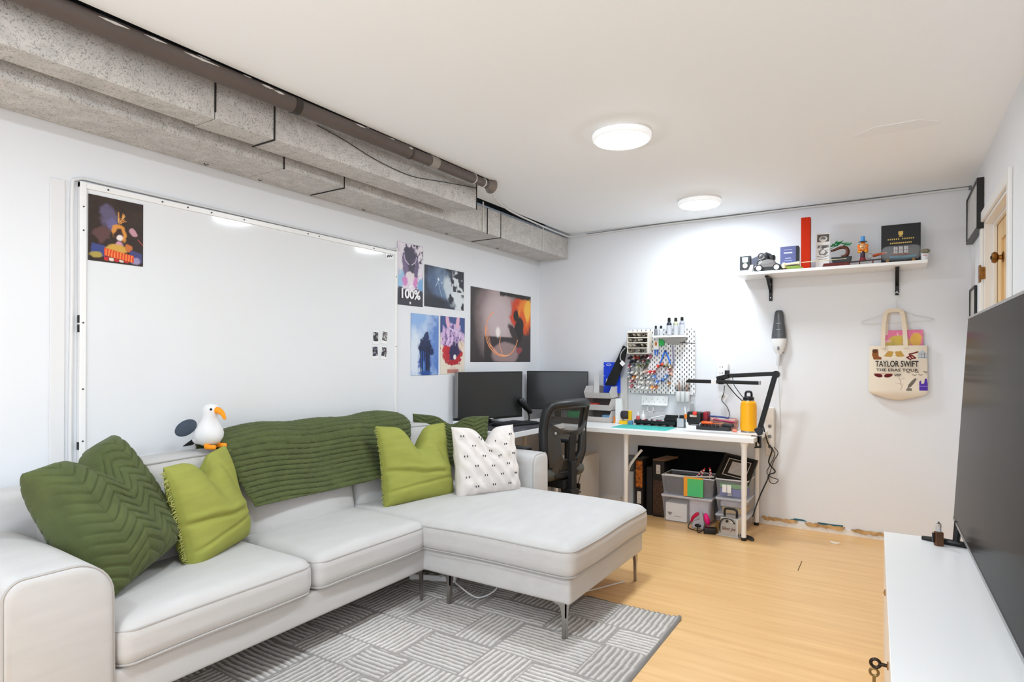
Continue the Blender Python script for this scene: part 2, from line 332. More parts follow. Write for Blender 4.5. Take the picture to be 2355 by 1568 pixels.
ld = thing('air_duct', 'lower galvanised air duct running along the top of the left wall', 'duct', (-2.75, 2, 2.254))
cuts = [YF, 1.95, 2.345, 3.76, 3.945, 4.62, YB - .002]
for i in range(len(cuts) - 1):
    MB().box(-2.905, cuts[i] + .002, 2.254 - .001 * (i % 2), -2.598 + .002 * (i % 2), cuts[i + 1] - .002, 2.445).build('duct_section', GALV, ld, bevel=.003)
for (y, full) in ((1.95, 0), (2.345, 1), (3.76, 0), (3.945, 1)):
    s = MB(); s.box(-2.6, y - .003, 2.25, -2.594, y + .003, 2.445)
    if full: s.box(-2.88, y - .003, 2.249, -2.595, y + .003, 2.2535)
    s.build('seam', SEAM, ld)
for y in (1.7, 2.0, 2.75, 3.6, 4.3): MB().tube([(-2.86, y - .012, 2.2535), (-2.87, y, 2.247), (-2.86, y + .012, 2.2535)], .002, 6).build('clip', SEAM, ld)
for y in (3.70, 4.62): MB().box(-2.597, y - .007, 2.254, -2.592, y + .007, 2.48).build('hanger_strap', mat('strap_white', (205, 203, 200), .5), ld)
ud = thing('air_duct', 'upper galvanised air duct ending halfway beside the brown pipe', 'duct', (-2.48, 1, 2.30))
def udx(y): return -2.437 + .036 * (y - .75) if y > .75 else -2.437
for (a, b) in ((YF, 1.47), (1.47, 1.75), (1.75, 3.27)):
    x0, x1 = udx(a), udx(b)
    MB().hexa([(-2.567, a + .002, 2.3), (x0, a + .002, 2.3), (x1, b - .002, 2.3), (-2.545, b - .002, 2.3)], [(-2.567, a + .002, 2.5), (x0, a + .002, 2.5), (x1, b - .002, 2.5), (-2.545, b - .002, 2.5)]).build('duct_section', GALV, ud, bevel=.003)
for (y, full) in ((1.47, 0), (1.75, 1)):
    s = MB(); s.box(udx(y) - .002, y - .003, 2.33 if not full else 2.296, udx(y) + .004, y + .003, 2.5)
    if full: s.box(-2.565, y - .003, 2.295, udx(y) + .002, y + .003, 2.2995)
    s.build('seam', SEAM, ud)
MB().box(udx(3.27) - .002, 3.264, 2.296, udx(3.27) + .004, 3.27, 2.5).build('end_flange', SEAM, ud)
# drain pipe
PIPE = mat('pipe_brown', (92, 82, 78), .42, var=.12, vscale=4)
pp = thing('drain_pipe', 'brown drain pipe with couplings along the ceiling edge', 'pipe', (-2.36, 1.2, 2.45))
def px(y): return -2.405 + .033 * (y + 1.1)
def pipe(a, b, r, nm, m=PIPE): MB().cyl((px(a), a, 2.452), (px(b), b, 2.452), r, n=28).build(nm, m, pp, smooth=True)
pipe(YF, 1.78, .037, 'pipe_section'); pipe(1.80, 2.54, .036, 'pipe_section'); pipe(2.54, 2.72, .032, 'pipe_section'); pipe(2.76, 3.12, .031, 'pipe_section'); pipe(3.12, 3.27, .027, 'pipe_section')
pipe(1.775, 1.81, .0395, 'coupling', mat('pipe_dark', (48, 42, 40), .4)); pipe(2.70, 2.765, .0345, 'coupling', mat('pipe_grey', (150, 142, 136), .4)); pipe(2.53, 2.545, .0375, 'coupling', mat('pipe_dark2', (60, 52, 48), .4))
PW = mat('paint_white_flake', (214, 210, 206), .7)
for y in (3.115, 3.22): pipe(y, y + .008, .0325 if y < 3.2 else .03, 'paint_ring', PW)
MB().lathe([(.029, 0), (.03, .02), (.048, .055), (.05, .058), (.03, .05), (.02, .03)], 28, (px(3.26), 3.26, 2.452), Matrix.Rotation(-PI / 2, 4, 'X')).build('end_cup', mat('pipe_grey2', (128, 120, 114), .35, metal=.3), pp, smooth=True)
for (y, l, a0) in ((.98, .10, .3), (1.13, .08, .45), (1.27, .14, .35), (1.33, .05, .9), (1.52, .04, .8), (1.60, .06, .4), (1.66, .05, .3), (2.12, .07, .5), (2.20, .02, .9), (2.36, .03, .6), (2.50, .03, .3)):
    s = MB(); r = .0378 if y < 1.8 else .0366; n = 8; vs = []
    for k in range(n + 1):
        yy = y + l * k / n; wd = .16 * math.sin(PI * k / n) * (.6 + .5 * random.random()) + .01
        for d in (-wd, wd): a = a0 + d; vs.append((px(yy) + r * math.cos(a), yy, 2.452 + r * math.sin(a) - .0))
    s.add([(x, yy, z) for (x, yy, z) in vs], [(2 * k, 2 * k + 1, 2 * k + 3, 2 * k + 2) for k in range(n)]); s.build('paint_chip', PW, pp, solid=.001)
# loose wire under the pipe
wp = curve_pts([(udx(1.98) + .006, 1.98, 2.44), (udx(2.15) + .006, 2.15, 2.418), (udx(2.325) + .006, 2.325, 2.384), (udx(2.5) + .006, 2.5, 2.364), (udx(2.674) + .006, 2.674, 2.362), (udx(2.915) + .006, 2.915, 2.394), (udx(3.1) + .006, 3.1, 2.418), (udx(3.26) + .006, 3.26, 2.436)], 6)
tag(MB().tube(wp, .0022, 6).build('loose_wire', mat('dark_wire', (52, 44, 40), .6), smooth=True), 'thin dark wire sagging below the brown ceiling pipe', 'wire')
# white cable along ceiling and back wall
cw = curve_pts([(-2.29, 3.30, 2.44), (-2.32, 3.42, 2.44), (-2.42, 3.6, 2.462), (-2.55, 4.0, 2.472), (-2.585, 4.5, 2.468), (-2.585, 4.95, 2.462), (-2.55, 5.085, 2.455), (-2.4, 5.1, 2.458), (-2.0, 5.1, 2.464), (-1.6, 5.1, 2.47), (-1.2, 5.1, 2.468), (-.7, 5.1, 2.472), (-.2, 5.1, 2.468), (.2, 5.1, 2.472), (.452, 5.1, 2.472)], 6)
wc = tag(MB().tube(cw, .0075, 10).build('ceiling_cable', mat('cable_white', (222, 222, 222), .45), smooth=True), 'white cable running along the top of the back wall', 'cable')
MB().tube([(p[0], p[1] - .0005, p[2] + .010) for p in cw[42:]], .003, 6).build('cable_shadow_line', mat('cable_shadow_grey', (120, 120, 122), .6), wc, smooth=True, label='grey strand in place of the shadow along the cable')  # thin grey tube stands in for the cable's shadow below the ceiling
MB().box(.447, 5.085, 2.458, .462, 5.108, 2.486).build('end_clip', mat('clip_grey', (120, 120, 122), .5), wc, bevel=.002)
# ================================================================ whiteboard and posters on the left wall
wb = thing('whiteboard', 'large wall whiteboard with white metal frame behind the sofa', 'whiteboard', (-2.90, 2.12, .82))
BY0, BY1, BZ0, BZ1 = 1.168, 3.078, .82, 2.036
MB().box(-2.905, BY0, BZ0, -2.890, BY1, BZ1).build('panel', mat('whiteboard_gloss', (226, 228, 231), .08, spec=.4), wb)
FR = mat('frame_white', (236, 236, 236), .3)
MB().box(-2.907, BY0 - .004, BZ1 - .026, -2.882, BY1 + .004, BZ1).build('frame_rail', FR, wb, bevel=.003)
MB().box(-2.907, BY0 - .004, BZ0, -2.882, BY1 + .004, BZ0 + .026).build('frame_rail', FR, wb, bevel=.003)
MB().box(-2.907, BY0 - .004, BZ0, -2.880, BY0 + .020, BZ1).build('frame_stile', FR, wb, bevel=.003)
MB().box(-2.907, BY1 - .018, BZ0, -2.880, BY1 + .004, BZ1).build('frame_stile', FR, wb, bevel=.003)
SCR = mat('screw_dark', (70, 70, 72), .4, metal=.6)
for (y, z) in [(1.27, BZ1 - .013), (1.50, BZ1 - .013), (1.62, BZ1 - .013), (1.74, BZ1 - .013), (1.92, BZ1 - .013), (2.33, BZ1 - .013), (2.41, BZ1 - .013), (2.86, BZ1 - .013)] + [(1.176, z) for z in (1.93, 1.83, 1.44, 1.16, .94)] + [(3.07, z) for z in (1.86, 1.38)]:
    MB().cyl((-2.884, y, z), (-2.8785, y, z), .0036, n=10).build('screw', SCR, wb)
for z0 in (1.44, 1.40, .905): MB().box(-2.9, BY0 - .0065, z0, -2.884, BY0 - .0035, z0 + .032).build('side_slot', BLACK, wb)
kc = curve_pts([(-2.902, 1.142, .55), (-2.902, 1.138, 1.0), (-2.902, 1.143, 1.6), (-2.902, 1.142, 1.98), (-2.902, 1.165, 2.046), (-2.902, 1.3, 2.052), (-2.902, 2.0, 2.049), (-2.902, 2.7, 2.047), (-2.902, 3.05, 2.045), (-2.902, 3.096, 2.02), (-2.902, 3.094, 1.5), (-2.902, 3.094, .7)], 6)
tag(MB().tube(kc, .007, 8).build('wall_cable', mat('cable_white', (222, 222, 222), .45), smooth=True), 'white cable looped around the edge of the whiteboard', 'cable')
tag(MB().box(-2.909, 1.066, .3, -2.903, 1.118, 2.03).build('wall_trunking', mat('trunking', (224, 224, 226), .5), bevel=.002), 'flat white vertical strip on the wall left of the whiteboard', 'trunking')

def poster(name, P, y0, z0, label, x=-2.9085, group=None, matl=None, curl=.004):
    def pl(u, v): return (x + curl * (.5 + .5 * math.sin(5 * u / P.w + 3)) * (abs(u / P.w) * 2) ** 3 * (v / P.h), y0 + P.w / 2 + u, z0 + v)
    o = P.mesh(name, pl, material=matl, thick=.0012); return tag(o, label, 'poster' if name == 'poster' else 'photo', group)
# comic-style poster (abstract stand-in)
P = Paint(.222, .282, 110).fill((46, 32, 26)); n = P.nz(5, 11)
P.put((n - .5) * 1.2, (70, 46, 36)).ell(.36, .70, .16, .16, (94, 84, 112), .5, .5, .5, 3).ell(.42, .6, .10, .10, (104, 96, 138), .4, .5, .4, 4)
for i in range(14): a = random.uniform(.4, .9); P.line([(.52 + .1 * random.random(), .62 + .06 * random.random()), (.52 + .3 * a * random.random(), .82 - .2 * random.random())], .008, random.choice([(206, 140, 62), (150, 84, 40), (222, 170, 90)]))
P.ell(.24, .42, .16, .10, (92, 62, 60), .2, .3, .6, 5).ell(.55, .47, .13, .13, (214, 142, 62), .1, .2, .4, 6).ell(.55, .45, .085, .085, (60, 34, 26), 0, .3, .5, 9).ell(.56, .40, .06, .045, (232, 220, 216), .3, .3, .4, 7).ell(.54, .30, .08, .055, (206, 150, 170), .2, .4, .5, 8).ell(.82, .52, .08, .05, (190, 142, 152), -.5, .3, .5, 12)
P.line([(.9, .42), (1, .34)], .008, (190, 80, 70)).ell(.5, .22, .2, .07, (206, 160, 70), 0, .3, .4, 15).ell(.72, .26, .07, .06, (196, 110, 52), 0, .3, .4, 16)
P.poly([(.04, .08), (.06, .27), (.3, .25), (.3, .08)], (60, 70, 128)).poly([(.72, .08), (.76, .24), (.98, .2), (.98, .05)], (66, 66, 116)).ell(.14, .1, .1, .05, (170, 150, 72), 0, .3, .5, 17).ell(.85, .08, .12, .05, (150, 140, 176), 0, .4, .5, 18)
P.poly([(.28, .10), (.28, .22), (.82, .15), (.82, .04)], (214, 70, 36))
for k in range(10): P.poly([(.30 + .052 * k, .105 - .006 * k), (.31 + .052 * k, .205 - .0055 * k), (.325 + .052 * k, .2 - .0055 * k), (.318 + .052 * k, .1 - .006 * k)], (246, 150, 70))
for k in range(5): P.poly([(.28 + .09 * k, .03), (.28 + .09 * k, .085 - .008 * k), (.36 + .09 * k, .08 - .008 * k), (.36 + .09 * k, .025)], (196, 40, 44) if k % 2 == 0 else (226, 206, 190))
poster('poster', P, 1.196, 1.709, 'dark brown poster with orange swirls and red band on the whiteboard', x=-2.8885, curl=.002)
# purple poster with lettering 100%
P = Paint(.272, .442, 100).fill((226, 218, 228)); n = P.nz(6, 21); P.put((n - .5) * 3, (196, 178, 204)).put((P.nz(9, 24) - .56) * 7, (236, 226, 230))
P.put((P.nz(11, 27) - .62) * 9 * (P.X > .6), (70, 56, 84)).ell(.12, .40, .22, .14, (150, 190, 222), .4, .5, .6, 22).ell(.92, .34, .16, .13, (120, 166, 214), 0, .5, .6, 23)
P.ell(.5, .74, .26, .2, (84, 70, 100), .1, .15, .5, 25).ell(.48, .84, .18, .14, (58, 46, 72), 0, .15, .6, 26).ell(.5, .58, .2, .14, (52, 42, 64), 0, .15, .35, 28).ell(.30, .62, .1, .2, (110, 90, 128), .3, .3, .5, 29).ell(.74, .6, .08, .14, (98, 82, 118), -.3, .3, .5, 31).ell(.5, .47, .17, .085, (226, 214, 220), 0, .2, .3, 33)
for sx in (-1, 1): P.line([(.5 + .05 * sx, .66), (.5 + .2 * sx, .72), (.5 + .24 * sx, .8)], .012, (214, 200, 220)).ell(.5 + .2 * sx, .40, .1, .09, (206, 130, 190), .4 * sx, .5, .5, 35)
P.put((.27 + .03 * np.sin(P.X * 9) + .1 * (P.nz(8, 39) - .5) - P.Y) * 40, (48, 44, 58))
for v in (.24, .31): P.ell(.5, v, .03, .02, (240, 236, 240), 0, .2)
P.ell(.5, .045, .03, .022, (240, 236, 240), 0, .2)
po = poster('poster', P, 3.108, 1.676, 'tall purple and white poster lettered 100% beside the whiteboard')
text('lettering', '100%', .092, mat('print_white', (238, 236, 240), .4), LEFTM(-2.9035, 3.24, 1.755), po, width=.2, bold=.003)
# dark blue landscape poster
P = Paint(.482, .308, 130).fill((40, 42, 58)); P.put((P.nz(4, 41) - .45) * 1.5, (58, 60, 80)).ell(.36, .5, .2, .42, (96, 122, 160), .5, .9, .4, 42, .7).ell(.5, .62, .16, .4, (126, 150, 182), .3, .8, .5, 43, .7).ell(.62, .48, .12, .34, (196, 206, 214), .2, .5, .5, 44)
P.ell(.86, .42, .2, .5, (214, 220, 224), .15, .2, .4, 45).put((P.nz(7, 46) - .5) * 14 * (P.X > .66) * (P.Y > .45), (36, 36, 50)).put((P.nz(6, 48) - .52) * 14 * (P.X > .45) * (P.Y < .4), (30, 31, 46)).ell(.22, .12, .4, .16, (34, 34, 48), 0, .6)
P.line([(.33, .62), (.42, .28)], .005, (170, 196, 226)).line([(.27, .52), (.34, .70)], .006, (186, 208, 232)).ell(.335, .70, .018, .035, (240, 244, 250), .3, .4).ell(.42, .63, .012, .016, (226, 236, 248), 0, .5)
poster('poster', P, 3.398, 1.686, 'landscape dark blue and white abstract poster above the blue tree poster')
# blue poster with dark tree
P = Paint(.312, .45, 100).fill((188, 206, 232)); P.put((P.nz(3, 51) - .35) * 2.2, (120, 160, 216)).ell(.95, .45, .28, .5, (66, 112, 190), .2, .9, .5, 52, .85).ell(.2, .9, .35, .12, (140, 176, 224), .3, .8, .5, 53).ell(.12, .3, .2, .4, (214, 224, 238), 0, .8, .5, 54)
P.ell(.5, .22, .2, .24, (44, 84, 160), 0, .4, .5, 55).ell(.53, .5, .17, .15, (28, 38, 76), 0, .2, .8, 56).ell(.5, .44, .24, .07, (30, 42, 84), .1, .3, .9, 57).ell(.68, .4, .12, .06, (30, 44, 90), -.3, .3, .9, 61).ell(.55, .62, .08, .08, (34, 48, 92), 0, .3, .9, 62)
for (x0, w) in ((.34, .018), (.4, .022), (.56, .05), (.64, .03), (.47, .02)): P.line([(x0, .46), (x0 + .01, .05)], w, (24, 32, 66))
P.ell(.46, .14, .03, .1, (86, 132, 206), 0, .4).ell(.5, .03, .2, .05, (40, 76, 150), 0, .5, .4, 63)
poster('poster', P, 3.252, 1.175, 'pale blue poster of a dark tree left of the red and lilac poster')
# lilac and red poster
P = Paint(.31, .448, 100).fill((228, 218, 202)); P.put((P.Y - .62) * 9, (58, 78, 136)).ell(.5, .62, .46, .26, (206, 176, 214), 0, .15, .35, 71).put(((P.nz(10, 72) - .52) * 9) * (np.hypot((P.X - .5) / .44, (P.Y - .62) / .25) < 1), (112, 92, 150))
P.ell(.28, .92, .07, .12, (226, 176, 200), .35, .2).ell(.7, .92, .07, .12, (226, 176, 200), -.35, .2).ell(.5, .34, .42, .14, (184, 40, 52), 0, .15, .6, 74).ell(.56, .40, .26, .15, (52, 44, 84), .4, .2, .5, 75).ell(.58, .30, .06, .045, (238, 232, 228), 0, .2).ell(.84, .52, .12, .08, (226, 206, 180), 0, .4)
for a in range(9): P.line([(.1 + .1 * a, .5), (.25 + .07 * a, .58), (.2 + .09 * a, .76)], .008, (236, 216, 238) if a % 2 else (140, 84, 150))
P.line([(.35, .8), (.7, .74), (.98, .62)], .018, (214, 196, 226)).ell(.16, .44, .1, .05, (196, 44, 56), .5, .3).put((.2 - P.Y) * 30, (228, 218, 202)).ell(.5, .2, .3, .05, (176, 36, 48), 0, .2, .7, 77).poly([(.28, .02), (.28, .09), (.74, .09), (.74, .02)], (190, 128, 116)).ell(.5, .105, .14, .03, (222, 196, 182), 0, .3, .5, 78)
poster('poster', P, 3.586, 1.178, 'cream, lilac and red swirling poster just left of the fire poster')
# large fire poster
P = Paint(.968, .62, 170).fill((58, 50, 50)); P.put((P.nz(3, 81) - .45) * 1.2, (74, 64, 63)).ell(.44, .62, .3, .52, (176, 152, 152), 0, .8, .15, 82, .9).ell(.45, .62, .22, .34, (200, 184, 186), 0, .9, .1, 83, .8).put((.365 - P.Y) * 60 * (P.X > .2) , (52, 44, 45)).ell(.42, .42, .035, .07, (240, 230, 226), 0, .6)
P.ell(.55, .12, .23, .16, (150, 126, 126), 0, .2, .1, 84).ell(.78, .17, .06, .05, (150, 70, 74), .6, .3, .3, 85).ell(.82, .68, .18, .3, (206, 64, 26), -.1, .25, .5, 86).ell(.88, .74, .12, .22, (240, 132, 40), -.2, .4, .6, 87).ell(.94, .78, .06, .16, (250, 190, 70), -.2, .5, .6, 88).ell(.86, .6, .05, .2, (226, 92, 30), .3, .4, .6, 93)
P.ell(.73, .68, .05, .08, (34, 24, 24), 0, .3, .3, 89).ell(.78, .46, .08, .2, (30, 22, 22), -.15, .2, .25, 90).ell(.68, .42, .05, .15, (56, 42, 42), .4, .3, .5, 91).put((P.Y - .90 - .06 * P.nz(14, 92)) * 40 * (P.X > .45), (40, 34, 34))
ring = [(.52 - .3 * math.cos(a) * (1 if math.cos(a) > 0 else .82), .42 + .34 * math.sin(a)) for a in np.linspace(.95, -PI + .3, 40)]
P.line(ring, .0055, (244, 150, 92)).line([(x + .02, y + .01) for x, y in ring[8:30]], .003, (252, 196, 150)).line([(.46, .36), (.44, .24), (.5, .1)], .005, (240, 160, 120)).line([(.24, .5), (.3, .24), (.44, .1)], .004, (240, 140, 100))
poster('poster', P, 3.975, 1.274, 'large dark poster with orange fire and glowing ring above the monitors')
# instant photos on the whiteboard
PB = mat('photo_paper', (238, 238, 238), .3)
for i, (y, z, r, c, lab) in enumerate(((2.884, 1.435, .0, (44, 44, 48), 'upper left of four small instant photos on the whiteboard'), (2.968, 1.44, -.14, (120, 116, 116), 'upper right pale small instant photo on the whiteboard'), (2.88, 1.337, .05, (46, 44, 74), 'lower left bluish small instant photo on the whiteboard'), (2.962, 1.335, -.14, (66, 62, 70), 'lower right tilted small instant photo on the whiteboard'))):
    t = thing('instant_photo', lab, 'photo', (-2.889, y, z), rot=(r, 0, 0), group='instant photos on the whiteboard')
    MB().box(0, -.027, -.043, .0015, .027, .043).build('paper', PB, t, local=True)
    P = Paint(.046, .062, 20).fill(c); P.put((P.nz(4, 100 + i) - .5) * 5, (200, 198, 200)); P.put((P.nz(5, 130 + i) - .55) * 6, (24, 24, 30))
    P.mesh('picture', lambda u, v: (.002, u, v - .024), t).matrix_parent_inverse = Matrix()
t = thing('card', 'small white card with dark scribble in the whiteboard corner', 'card', (-2.889, 3.012, 1.995), rot=(.12, 0, 0))
MB().box(0, -.036, -.02, .0015, .036, .02).build('paper', PB, t, local=True)
MB().tube([(.002, -.025, -.01), (.002, -.015, .006), (.002, -.006, -.006), (.002, .006, .008), (.002, .012, -.004), (.002, .026, .004)], .0035, 6).build('scribble', BLACK, t, local=True)

# ================================================================ sofa
FAB = mat('grey_heather_fabric', (196, 194, 193), .92, var=.045, vscale=5, vstretch=(3, 1, 6), bump=.35, bscale=420, bdist=.0015, sheen=.15)
PIP = mat('fabric_piping', (176, 173, 171), .9)
sofa = thing('sofa', 'light grey L-shaped fabric sofa with chaise and thin metal legs', 'sofa', (-2.4, 2.1, 0))
def wrink(o, s=1.0):
    x, y, z = o; return (x + .004 * s * math.sin(9 * y + 4 * z), y + .003 * s * math.sin(8 * x + 5 * z), z + .004 * s * math.sin(7 * x + 3 * y) * math.cos(6 * y - 2 * x))
def rrect(x0, y0, x1, y1, r, z, n=8, zf=None):
    P = []
    for (cx, cy, a0) in ((x1 - r, y1 - r, 0), (x0 + r, y1 - r, PI / 2), (x0 + r, y0 + r, PI), (x1 - r, y0 + r, 1.5 * PI)):
        for k in range(n + 1): a = a0 + PI / 2 * k / n; P.append((cx + r * math.cos(a), cy + r * math.sin(a), z))
    out = []
    for i in range(len(P)):
        a, b = Vector(P[i]), Vector(P[(i + 1) % len(P)]); m = max(1, int((b - a).length / .05))
        for k in range(m): q = a.lerp(b, k / m); out.append(wrink(q) if zf is None else zf(q))
    return out
def seat(x0, y0, x1, y1, z0, z1, r, puff, nm='seat_cushion'):
    c = MB().rbox(x0, y0, z0, x1, y1, z1, r, 16, puff, 5, wrink).build(nm, FAB, sofa, smooth=True, angle=80)
    MB().tube(rrect(x0 + .006, y0 + .006, x1 - .006, y1 - .006, r, z1 - .030), .0042, 6, closed=True).build('piping', PIP, c, smooth=True)
    MB().tube(rrect(x0 + .006, y0 + .006, x1 - .006, y1 - .006, r, z0 + .02), .0036, 6, closed=True).build('piping', PIP, c, smooth=True)
    return c
seat(-2.68, .950, -2.062, 1.724, .283, .442, .055, .020)
seat(-2.68, 1.728, -2.058, 2.452, .283, .442, .055, .020)
# chaise cushion, front corner cut round the second seat
seat(-2.68, 2.415, -1.195, 3.425, .285, .450, .06, .018, 'chaise_cushion')
def lean(x, z): return x - (z - .43) * .2
for (y0, y1, zt) in ((.95, 1.742, .862), (1.748, 2.448, .868), (2.454, 3.42, .862)):
    def fn(o, y0=y0, y1=y1):
        x, y, z = wrink(o, 1.5); v = (y - y0) / (y1 - y0); z -= .018 * (abs(2 * v - 1) ** 3) * max(0, (z - .43) / .43); return (lean(x, z) + .022 * max(0, math.sin(PI * v)) * (1 if x > -2.67 else 0) , y, z)
    b = MB().rbox(-2.765, y0, .40, -2.572, y1, zt, .06, 14, 0, 5, fn).build('back_cushion', FAB, sofa, smooth=True, angle=80)
    pts = [fn((-2.59, y0 + .03 + (y1 - y0 - .06) * k / 24, zt - .018)) for k in range(25)]
    MB().tube([(p[0] + .0, p[1], p[2] + .004) for p in pts], .004, 6).build('piping', PIP, b, smooth=True)
def armfn(o): return wrink(o, .8)
def arm(y0, y1, rl, rr, x1, nm):
    prof = []
    zt = .668
    for (cy, r, a0, a1) in ((y1 - rr, rr, 0, PI / 2), (y0 + rl, rl, PI / 2, PI)):
        for k in range(9): a = a0 + (a1 - a0) * k / 8; prof.append((cy + r * math.cos(a), zt - r + r * math.sin(a)))
    full = [(y1, .172)] + prof + [(y0, .172)]
    s = MB(); xs = [-2.86, -2.855] + list(np.linspace(-2.8, x1 - .03, 12)) + [x1 - .012, x1 - .003, x1]
    ins = [.012, .004] + [0] * 12 + [.003, .010, .022]
    n = len(full); vs = []
    cy, cz = (y0 + y1) / 2, .42
    for x, q in zip(xs, ins):
        for (y, z) in full:
            yy = y - q * (1 if y > cy else -1); zz = z - q * (1 if z > cz else -1); zz += -.012 * max(0, (x + 2.5)) * (z > .5)
            vs.append(armfn((x, yy, zz)))
    m = len(xs); fs = [(i * n + k, i * n + (k + 1) % n, (i + 1) * n + (k + 1) % n, (i + 1) * n + k) for i in range(m - 1) for k in range(n)] + [tuple(range(n))[::-1], tuple((m - 1) * n + k for k in range(n))]
    fs = [f[::-1] for f in fs]
    s.add(vs, fs); a = s.build(nm, FAB, sofa, smooth=True, angle=60)
    base = (m - 3) * n; MB().tube([Vector(vs[base + k]) + Vector((.001, 0, 0)) for k in range(n)], .0042, 6).build('piping', PIP, a, smooth=True)
arm(.655, .945, .05, .115, -2.075, 'arm'); arm(3.425, 3.63, .06, .045, -1.985, 'arm')
MB().rbox(-2.865, .66, .172, -2.70, 3.63, .80, .04, 6).build('back_frame', FAB, sofa, smooth=True, angle=70)
MB().rbox(-2.86, .70, .170, -2.090, 2.50, .29, .015, 4).build('base', FAB, sofa, smooth=True, angle=70)
MB().rbox(-2.86, 3.3, .172, -2.0, 3.60, .29, .015, 3).build('base', FAB, sofa, smooth=True, angle=70)
MB().rbox(-2.86, 2.445, .172, -1.225, 3.395, .292, .018, 4).build('base', FAB, sofa, smooth=True, angle=70)
def leg(x, y, sx, sy):
    # folded steel blade leg: plate under the frame, tapering shin
    pr = [(0, .178), (.062, .178), (.062, .168), (.045, .166), (.033, .158), (.026, .14), (.0225, .11), (.02, .0), (.004, .0), (0, .11)]
    s = MB(); s.prism([(x + sx * (p[0] - .0), p[1]) for p in pr], 'y', y, y + sy * .006)
    s.prism([(y + sy * p[0], p[1]) for p in pr], 'x', x, x + sx * .006)
    s.build('leg', STEEL, sofa)
leg(-1.25, 2.455, -1, 1); leg(-1.25, 3.37, -1, -1); leg(-1.94, 2.48, -1, 1); leg(-2.105, 2.46, -1, -1); leg(-2.11, .75, -1, 1); leg(-2.8, .75, 1, 1); leg(-2.8, 3.5, 1, -1)

# cables and power strip under the sofa
CW = mat('cable_white', (222, 222, 222), .45)
tag(MB().tube(curve_pts([(-2.2, 2.72, .03), (-2.1, 2.66, .09), (-1.98, 2.60, .07), (-1.86, 2.62, .02), (-1.78, 2.68, .07), (-1.9, 2.72, .09), (-1.7, 2.78, .03), (-1.5, 2.9, .012), (-1.3, 3.3, .008)], 8), .004, 8).build('sofa_cable', CW, smooth=True), 'looped white cable on the floor beneath the sofa', 'cable')
t = thing('power_strip', 'white power strip on the floor under the sofa corner', 'power strip', (-2.25, 2.72, 0), .4)
MB().box(-.14, -.025, .0, .14, .025, .04).build('body', WHITE, t, bevel=.006, local=True)
for k in range(4): MB().cyl((-.1 + .06 * k, 0, .04), (-.1 + .06 * k, 0, .0405), .016, n=16).build('socket', mat('socket_grey', (150, 150, 150), .5), t, local=True)

# ================================================================ rug
def rug():
    x0, x1, y0, y1 = -2.70, -.874, .9, 2.985; st = .0056; nx = int((x1 - x0) / st); ny = int((y1 - y0) / st)
    X, Y = np.meshgrid(np.linspace(x0, x1, nx + 1), np.linspace(y0, y1, ny + 1)); r = np.random.default_rng(5)
    H = np.zeros(X.shape); V = np.zeros(X.shape); y = y1
    row = 0
    while y > y0:
        h = (.27, .20, .30)[row % 3]; x = x1 + r.uniform(0, .12); k = row
        while x > x0:
            w = (.40, .22, .32)[(k) % 3]; ori = k % 2
            m = (X <= x) & (X > x - w) & (Y <= y) & (Y > y - h)
            d = np.minimum(np.minimum(x - X, X - (x - w)), np.minimum(y - Y, Y - (y - h)))
            wob = .0022 * np.sin(23 * (X if ori else Y) + 5 * k) + .0012 * np.sin(61 * (X if ori else Y) + k)
            p = (((y - Y) if ori else (x - X)) + wob) / (.0265)
            s = .5 + .5 * np.cos(2 * PI * p)
            H = np.where(m, np.where(d < .005, .05, s), H); V = np.where(m, r.uniform(-.06, .06), V)
            x -= w; k += 1
        y -= h; row += 1
    N = RNG.random(X.shape); T = np.clip((H - .38) * 3.2, 0, 1)
    dark = np.array(lin((164, 159, 155))); lite = np.array(lin((218, 213, 208))); bl = .84 + .32 * vnoise(X, Y, 3, 8)
    C = (dark * (1 - T[..., None]) + lite * T[..., None]) * (bl + V + .22 * (N - .5))[..., None] * .86
    edge = (X > x1 - .012) | (Y > y1 - .012); C[edge] = lin((128, 126, 124))
    Z = .0085 + .0045 * T + .0012 * (N - .5); Z[:, 0] = Z[:, -1] = 0; Z[0] = Z[-1] = 0
    # corner curls up a little
    Z += .012 * np.clip(1 - np.hypot(X - x1, Y - y1) / .05, 0, 1)
    vs = np.stack([X.ravel(), Y.ravel(), Z.ravel()], 1); i = np.arange(nx); j = np.arange(ny); I, J = np.meshgrid(i, j); a = (J * (nx + 1) + I).ravel()
    f = np.stack([a, a + 1, a + nx + 2, a + nx + 1], 1)
    me = bpy.data.meshes.new('area_rug'); me.vertices.add(len(vs)); me.vertices.foreach_set('co', vs.astype(np.float32).ravel()); me.loops.add(f.size); me.loops.foreach_set('vertex_index', f.astype(np.int32).ravel())
    me.polygons.add(len(f)); me.polygons.foreach_set('loop_start', np.arange(0, f.size, 4, dtype=np.int32)); me.polygons.foreach_set('loop_total', np.full(len(f), 4, np.int32)); me.update(calc_edges=True)
    at = me.color_attributes.new('print', 'FLOAT_COLOR', 'POINT'); at.data.foreach_set('color', np.concatenate([C.reshape(-1, 3), np.ones((len(vs), 1))], 1).astype(np.float32).ravel())
    me.polygons.foreach_set('use_smooth', [True] * len(f)); me.materials.append(vcmat('rug_pile', .95)); return link('area_rug', me)
tag(rug(), 'grey and beige rug with striped basket-weave blocks on the floor', 'rug')

